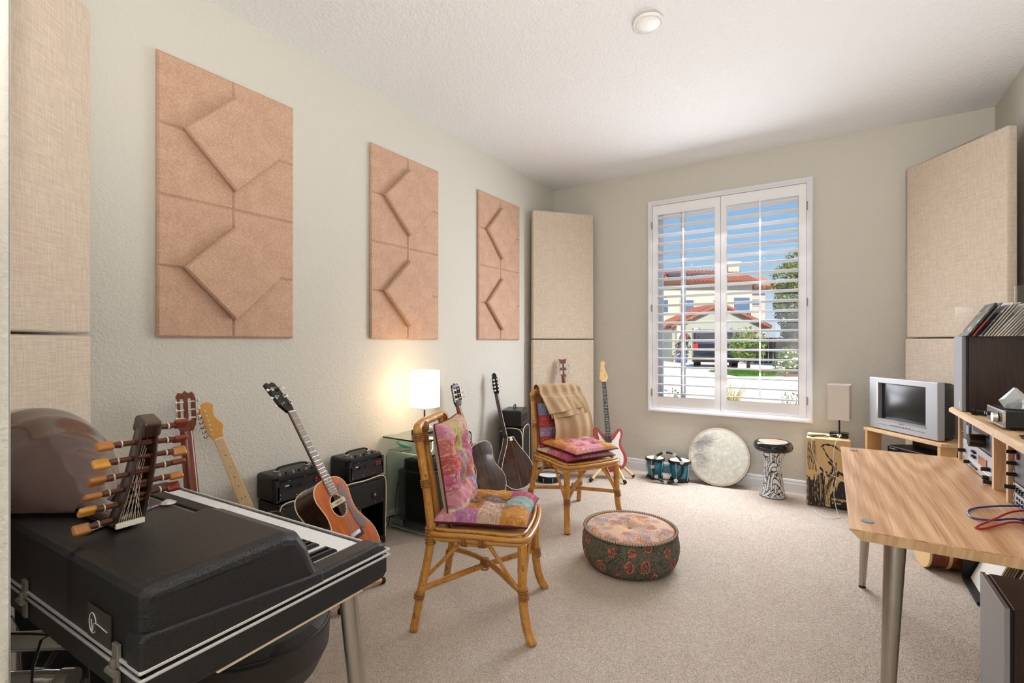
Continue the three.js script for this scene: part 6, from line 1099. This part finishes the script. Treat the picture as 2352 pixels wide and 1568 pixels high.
rackUnit('patch_bay', 'perforated silver patch panel standing on the desk', -2.48, -1.92, 0.747, 0.793, M.silver, (f, w, h) => { mesh('jack_row', Array.from({ length: 36 }, (_, k) => cyl(0.0055, 0.0055, 0.004, -w * 0.42 + (k % 18) * 0.026, h * (k < 18 ? 0.3 : 0.7), 0.004, [Math.PI / 2, 0, 0], 10)), M.black, f); });
// between the uprights
single('black_binder', [rspan(0.60, 0.78, 0.7465, 0.93, -2.60, -2.565, 0.004)], M.black, 'black binder standing in the narrow desk gap', 'binder');
single('white_manual', [rspan(0.575, 0.77, 0.7465, 0.90, -2.545, -2.525, 0.003)], M.white, 'white booklet standing beside the black binder', 'booklet');
// patch cords
function cord(name, label, pts, m, r = 0.0032) { const t = thing(name, label, 'cable'); mesh('wire', [tube(pts, r, 90, 8)], m, t); return t; }
{
  const blue = mat(0x1c3f96, 0.4), red = mat(0xb01c22, 0.4), y = 0.7495;
  const a = cord('blue_patch_cord', 'blue patch cord looped on the desk', [[0.72, 0.79, -2.3], [0.6, 0.77, -2.37], [0.5, 0.757, -2.36], [0.43, y, -2.315], [0.40, y, -2.25], [0.405, y, -2.18], [0.45, y + 0.002, -2.185], [0.507, y + 0.005, -2.225], [0.55, y, -2.24], [0.7, y, -2.28]], blue);
  mesh('plug', [bar([0.525, 0.7535, -2.232], [0.575, 0.7515, -2.247], 0.0055, 0.0045, 12)], blue, a);
  const b = cord('red_patch_cord', 'red patch cord doubled back on the desk', [[0.72, 0.785, -2.2], [0.6, 0.78, -2.29], [0.52, 0.772, -2.26], [0.45, 0.76, -2.17], [0.386, y, -2.068], [0.4, y, -2.072], [0.45, y + 0.003, -2.13], [0.5, y + 0.007, -2.18], [0.56, y, -2.2], [0.7, y, -2.24]], red);
  mesh('plug', [bar([0.52, 0.755, -2.188], [0.57, 0.751, -2.204], 0.0055, 0.0045, 12)], red, b);
}
// ---------------------------------------------------------------- monitor speaker and what stands on the shelf
function monitor(name, label, x0, x1, z0, z1, y0, h, front) {
  const t = thing(name, label, 'speaker', [x0, y0, (z0 + z1) / 2], -Math.PI / 2), w = Math.abs(z1 - z0), d = x1 - x0;
  mesh('cabinet', [rspan(-w / 2, w / 2, 0.001, h, -d, -0.024, 0.003)], M.wenge, t);
  mesh('gap_frame', [span(-w / 2 + 0.006, w / 2 - 0.006, 0.004, h - 0.004, -0.026, -0.012)], M.black, t);
  const f = mesh('front_baffle', [rbox(w + 0.004, h, 0.014, 0.0015, 0, h / 2 + 0.001, -0.007)], front, t);
  mesh('badge', [slab([[-0.006, 0], [0.006, 0], [0.0025, 0.03], [-0.0025, 0.03]], 0.002, 0.0004).translate(w * 0.32, h * 0.05, 0)], M.white, f);
}
monitor('monitor_speaker', 'dark wood monitor speaker with grey front on the desk shelf', 0.532, 0.89, -3.285, -3.115, 1.001, 0.357, M.greyCloth);
monitor('floor_speaker', 'dark wood speaker with silver front standing under the desk', 0.488, 0.86, -2.55, -2.245, 0.02, 0.43, M.silver);
single('speaker_riser', [rspan(0.52, 0.86, 0, 0.019, -2.54, -2.255, 0.004)], M.black, 'black slab under the dark wood floor speaker', 'plinth');
{ // seven-inch records leaning between clear bookends on the speaker
  const y0 = 1.3585, L = 0.18, ang = 57 * R, zc = -3.175;
  const sleeve = (label, x, m, th, zoff = 0, lift = 0, a = ang) => { const o = single('record_sleeve', [box(th, L, L, 0, L / 2, 0)], m, label, 'record', 'records leaning on the monitor speaker', true); o.position.set(x, y0 + 0.0005 + lift, zc + zoff); o.rotation.z = -(Math.PI / 2 - a); return o; };
  const cover = (draw) => mat(0xffffff, 0.5, { map: canvasTex(256, 256, draw) });
  sleeve('dark green-spotted record sleeve, leftmost on the speaker', 0.548, cover((c) => { c.fillStyle = '#1a1c18'; c.fillRect(0, 0, 256, 256); for (let i = 0; i < 60; i++) { c.fillStyle = ['#2f8a4a', '#c8b060', '#8a3a30', '#3a3a34'][i % 4]; c.fillRect(rnd() * 256, rnd() * 256, 8 + rnd() * 26, 8 + rnd() * 18); } }), 0.009, 0.0);
  sleeve('grey and red record sleeve beside the green-spotted one', 0.564, cover((c) => { c.fillStyle = '#6a6a6c'; c.fillRect(0, 0, 256, 256); c.fillStyle = '#a83a3c'; c.fillRect(0, 130, 256, 126); c.fillStyle = '#dcd8cc'; c.fillRect(30, 20, 120, 20); }), 0.006, 0.01);
  sleeve('black and white group portrait record sleeve with large title', 0.588, cover((c) => { c.fillStyle = '#d8d8d8'; c.fillRect(0, 0, 256, 256); c.fillStyle = '#55575c'; c.fillRect(10, 76, 236, 170); c.fillStyle = '#1c1c1e'; c.font = 'bold 46px serif'; c.fillText('THE BYRDS', 6, 54); for (let i = 0; i < 5; i++) { c.fillStyle = '#24252a'; c.beginPath(); c.arc(40 + i * 44, 130 + (i % 2) * 24, 18, 0, 7); c.fill(); c.fillRect(24 + i * 44, 146 + (i % 2) * 24, 34, 90); c.fillStyle = '#b8b8b8'; c.beginPath(); c.arc(40 + i * 44, 136 + (i % 2) * 24, 10, 0, 7); c.fill(); } }), 0.004, 0.02);
  const ms = [mat(0xf0eee6, 0.7), mat(0xe2ddd0, 0.7), mat(0xf4f4f0, 0.7), mat(0xd8d2c6, 0.7), mat(0xb0a698, 0.7)];
  for (let k = 0; k < 24; k++) sleeve('plain pale paper record sleeve in the leaning row', 0.604 + k * 0.0112, ms[Math.floor(rnd() * 5)], 0.0045, rr(-0.004, 0.004), 0, ang + (k > 2 ? -0.05 : 0));
  for (const [x, h, z, lab] of [[0.531, 0.15, -3.17, 'clear acrylic bookend left of the records'], [0.70, 0.225, -3.068, 'taller clear acrylic bookend in front of the records']]) { const o = thing('acrylic_bookend', lab, 'bookend', [x, y0, z]); x < 0.6 ? mesh('plate', [rspan(0, 0.18, 0.0, h, -0.097, -0.094, 0.001)], M.acrylic, o) : mesh('plate', [rspan(0, 0.17, -0.02 + 0.02, h, 0.0, 0.003, 0.001)], M.acrylic, o); }
}
{
  const t = thing('headphone_amplifier', 'small black box amplifier with silver front on the desk shelf', 'amplifier', [0.548, 1.0, -2.645], -Math.PI / 2);
  mesh('case', [rspan(-0.108, 0.108, 0.012, 0.072, -0.26, -0.008, 0.002)], M.black, t);
  const f = mesh('face_plate', [rspan(-0.11, 0.11, 0.01, 0.075, -0.008, 0, 0.001)], M.chrome, t);
  mesh('dark_inset', [rspan(-0.1, 0.1, 0.017, 0.068, -0.003, 0.001, 0.0005)], M.blackGloss, f);
  knob(f, 0.045, 0.042, 0.02, 0.014, M.nickel); knob(f, -0.03, 0.045, 0.007, 0.014); knob(f, -0.06, 0.045, 0.007, 0.014);
  for (const [x, z] of [[-0.09, -0.03], [0.09, -0.03], [-0.09, -0.23], [0.09, -0.23]]) mesh('rubber_foot', [cyl(0.01, 0.01, 0.012, x, 0.006, z)], M.rubber, t);
}
{
  const pts = []; for (const [r, y, n, o] of [[0.03, 0, 6, 0], [0.042, 0.024, 6, 0.3], [0.036, 0.04, 5, 0.1], [0.006, 0.078, 3, 0]]) for (let k = 0; k < n; k++) { const a = k / n * 6.283 + o; pts.push(V(r * Math.cos(a) * rr(0.85, 1.1), y + rr(-0.004, 0.004) * (y > 0 ? 1 : 0), r * Math.sin(a) * rr(0.85, 1.1))); }
  single('quartz_crystal', [new ConvexGeometry(pts)], mat(0xdfe6ea, 0.25, { transmission: 0.35, thickness: 0.03, ior: 1.5 }), 'clear pointed quartz crystal on the small amplifier', 'crystal').position.set(0.60, 1.0765, -2.62);
}
single('pillar_candle', [lathe([[0, 0.11], [0.02, 0.108], [0.028, 0.11], [0.03, 0.104], [0.03, 0], [0, 0]], 32)], M.cream, 'cream pillar candle at the right edge behind the crystal', 'candle').position.set(0.69, 1.0725, -2.66);
single('turquoise_bead', [ball(0.012, 0, 0.012, 0)], mat(0x1f8fa8, 0.3), 'round turquoise bead in front of the candle', 'bead').position.set(0.66, 1.0725, -2.60);
single('flashlight', [bar([0.56, 1.0155, -3.0], [0.66, 1.0155, -2.93], 0.0135, 0.0135, 16), bar([0.55, 1.0155, -3.007], [0.562, 1.0155, -2.998], 0.0155, 0.0155, 16)], M.blackGloss, 'short black cylinder lying on the shelf before the speaker', 'flashlight');
single('round_coaster', [cyl(0.05, 0.05, 0.006, 0.60, 1.004, -2.36, null, 36)], M.walnut, 'round brown coaster on the shelf beside the small amplifier', 'coaster');
// ---------------------------------------------------------------- under the desk
{
  const t = thing('wooden_drum', 'banded wooden drum lying on its side under the desk', 'drum', [0.58, 0.108, -3.80], 0.25);
  mesh('shell', [cyl(0.108, 0.1, 0.24, 0, 0, 0, [0, 0, Math.PI / 2], 40)], M.mahogany, t);
  for (const x of [-0.02, 0.06]) mesh('band', [put(new THREE.CylinderGeometry(0.1065, 0.1065, 0.016, 40), [x, 0, 0], [0, 0, Math.PI / 2])], M.mapleLight, t);
  mesh('drum_head', [put(new THREE.CylinderGeometry(0.1085, 0.1085, 0.012, 40), [-0.116, 0, 0], [0, 0, Math.PI / 2])], M.oakPale, t);
}
{
  const t = thing('record_crate', 'dark open crate of records on the floor under the desk', 'crate', [0.85, 0, -3.52]);
  mesh('base', [span(-0.22, 0.16, 0.0, 0.02, -0.17, 0.17)], M.black, t); mesh('end_panel', [span(0.145, 0.16, 0.02, 0.2, -0.17, 0.17)], M.black, t); mesh('back_panel', [span(-0.22, 0.145, 0.02, 0.2, -0.17, -0.16)], M.black, t);
  const ms = [mat(0xd8d2c2, 0.7), mat(0xb8a890, 0.7), mat(0x8a8478, 0.7), mat(0x3a3a3c, 0.7), mat(0xe2e0d8, 0.7), mat(0xa89a50, 0.7)];
  for (let k = 0; k < 26; k++) { const o = single('long_play_record', [box(0.0065, 0.3, 0.3, 0, 0.15, 0)], ms[k ? Math.floor(rnd() * 6) : 4], 'upright record sleeve in the floor crate under the desk', 'record', 'records in the floor crate'); o.position.set(0.665 + k * 0.0105, 0.0215, -3.515); o.rotation.z = -0.38; }
}

renderer.render(scene, camera);
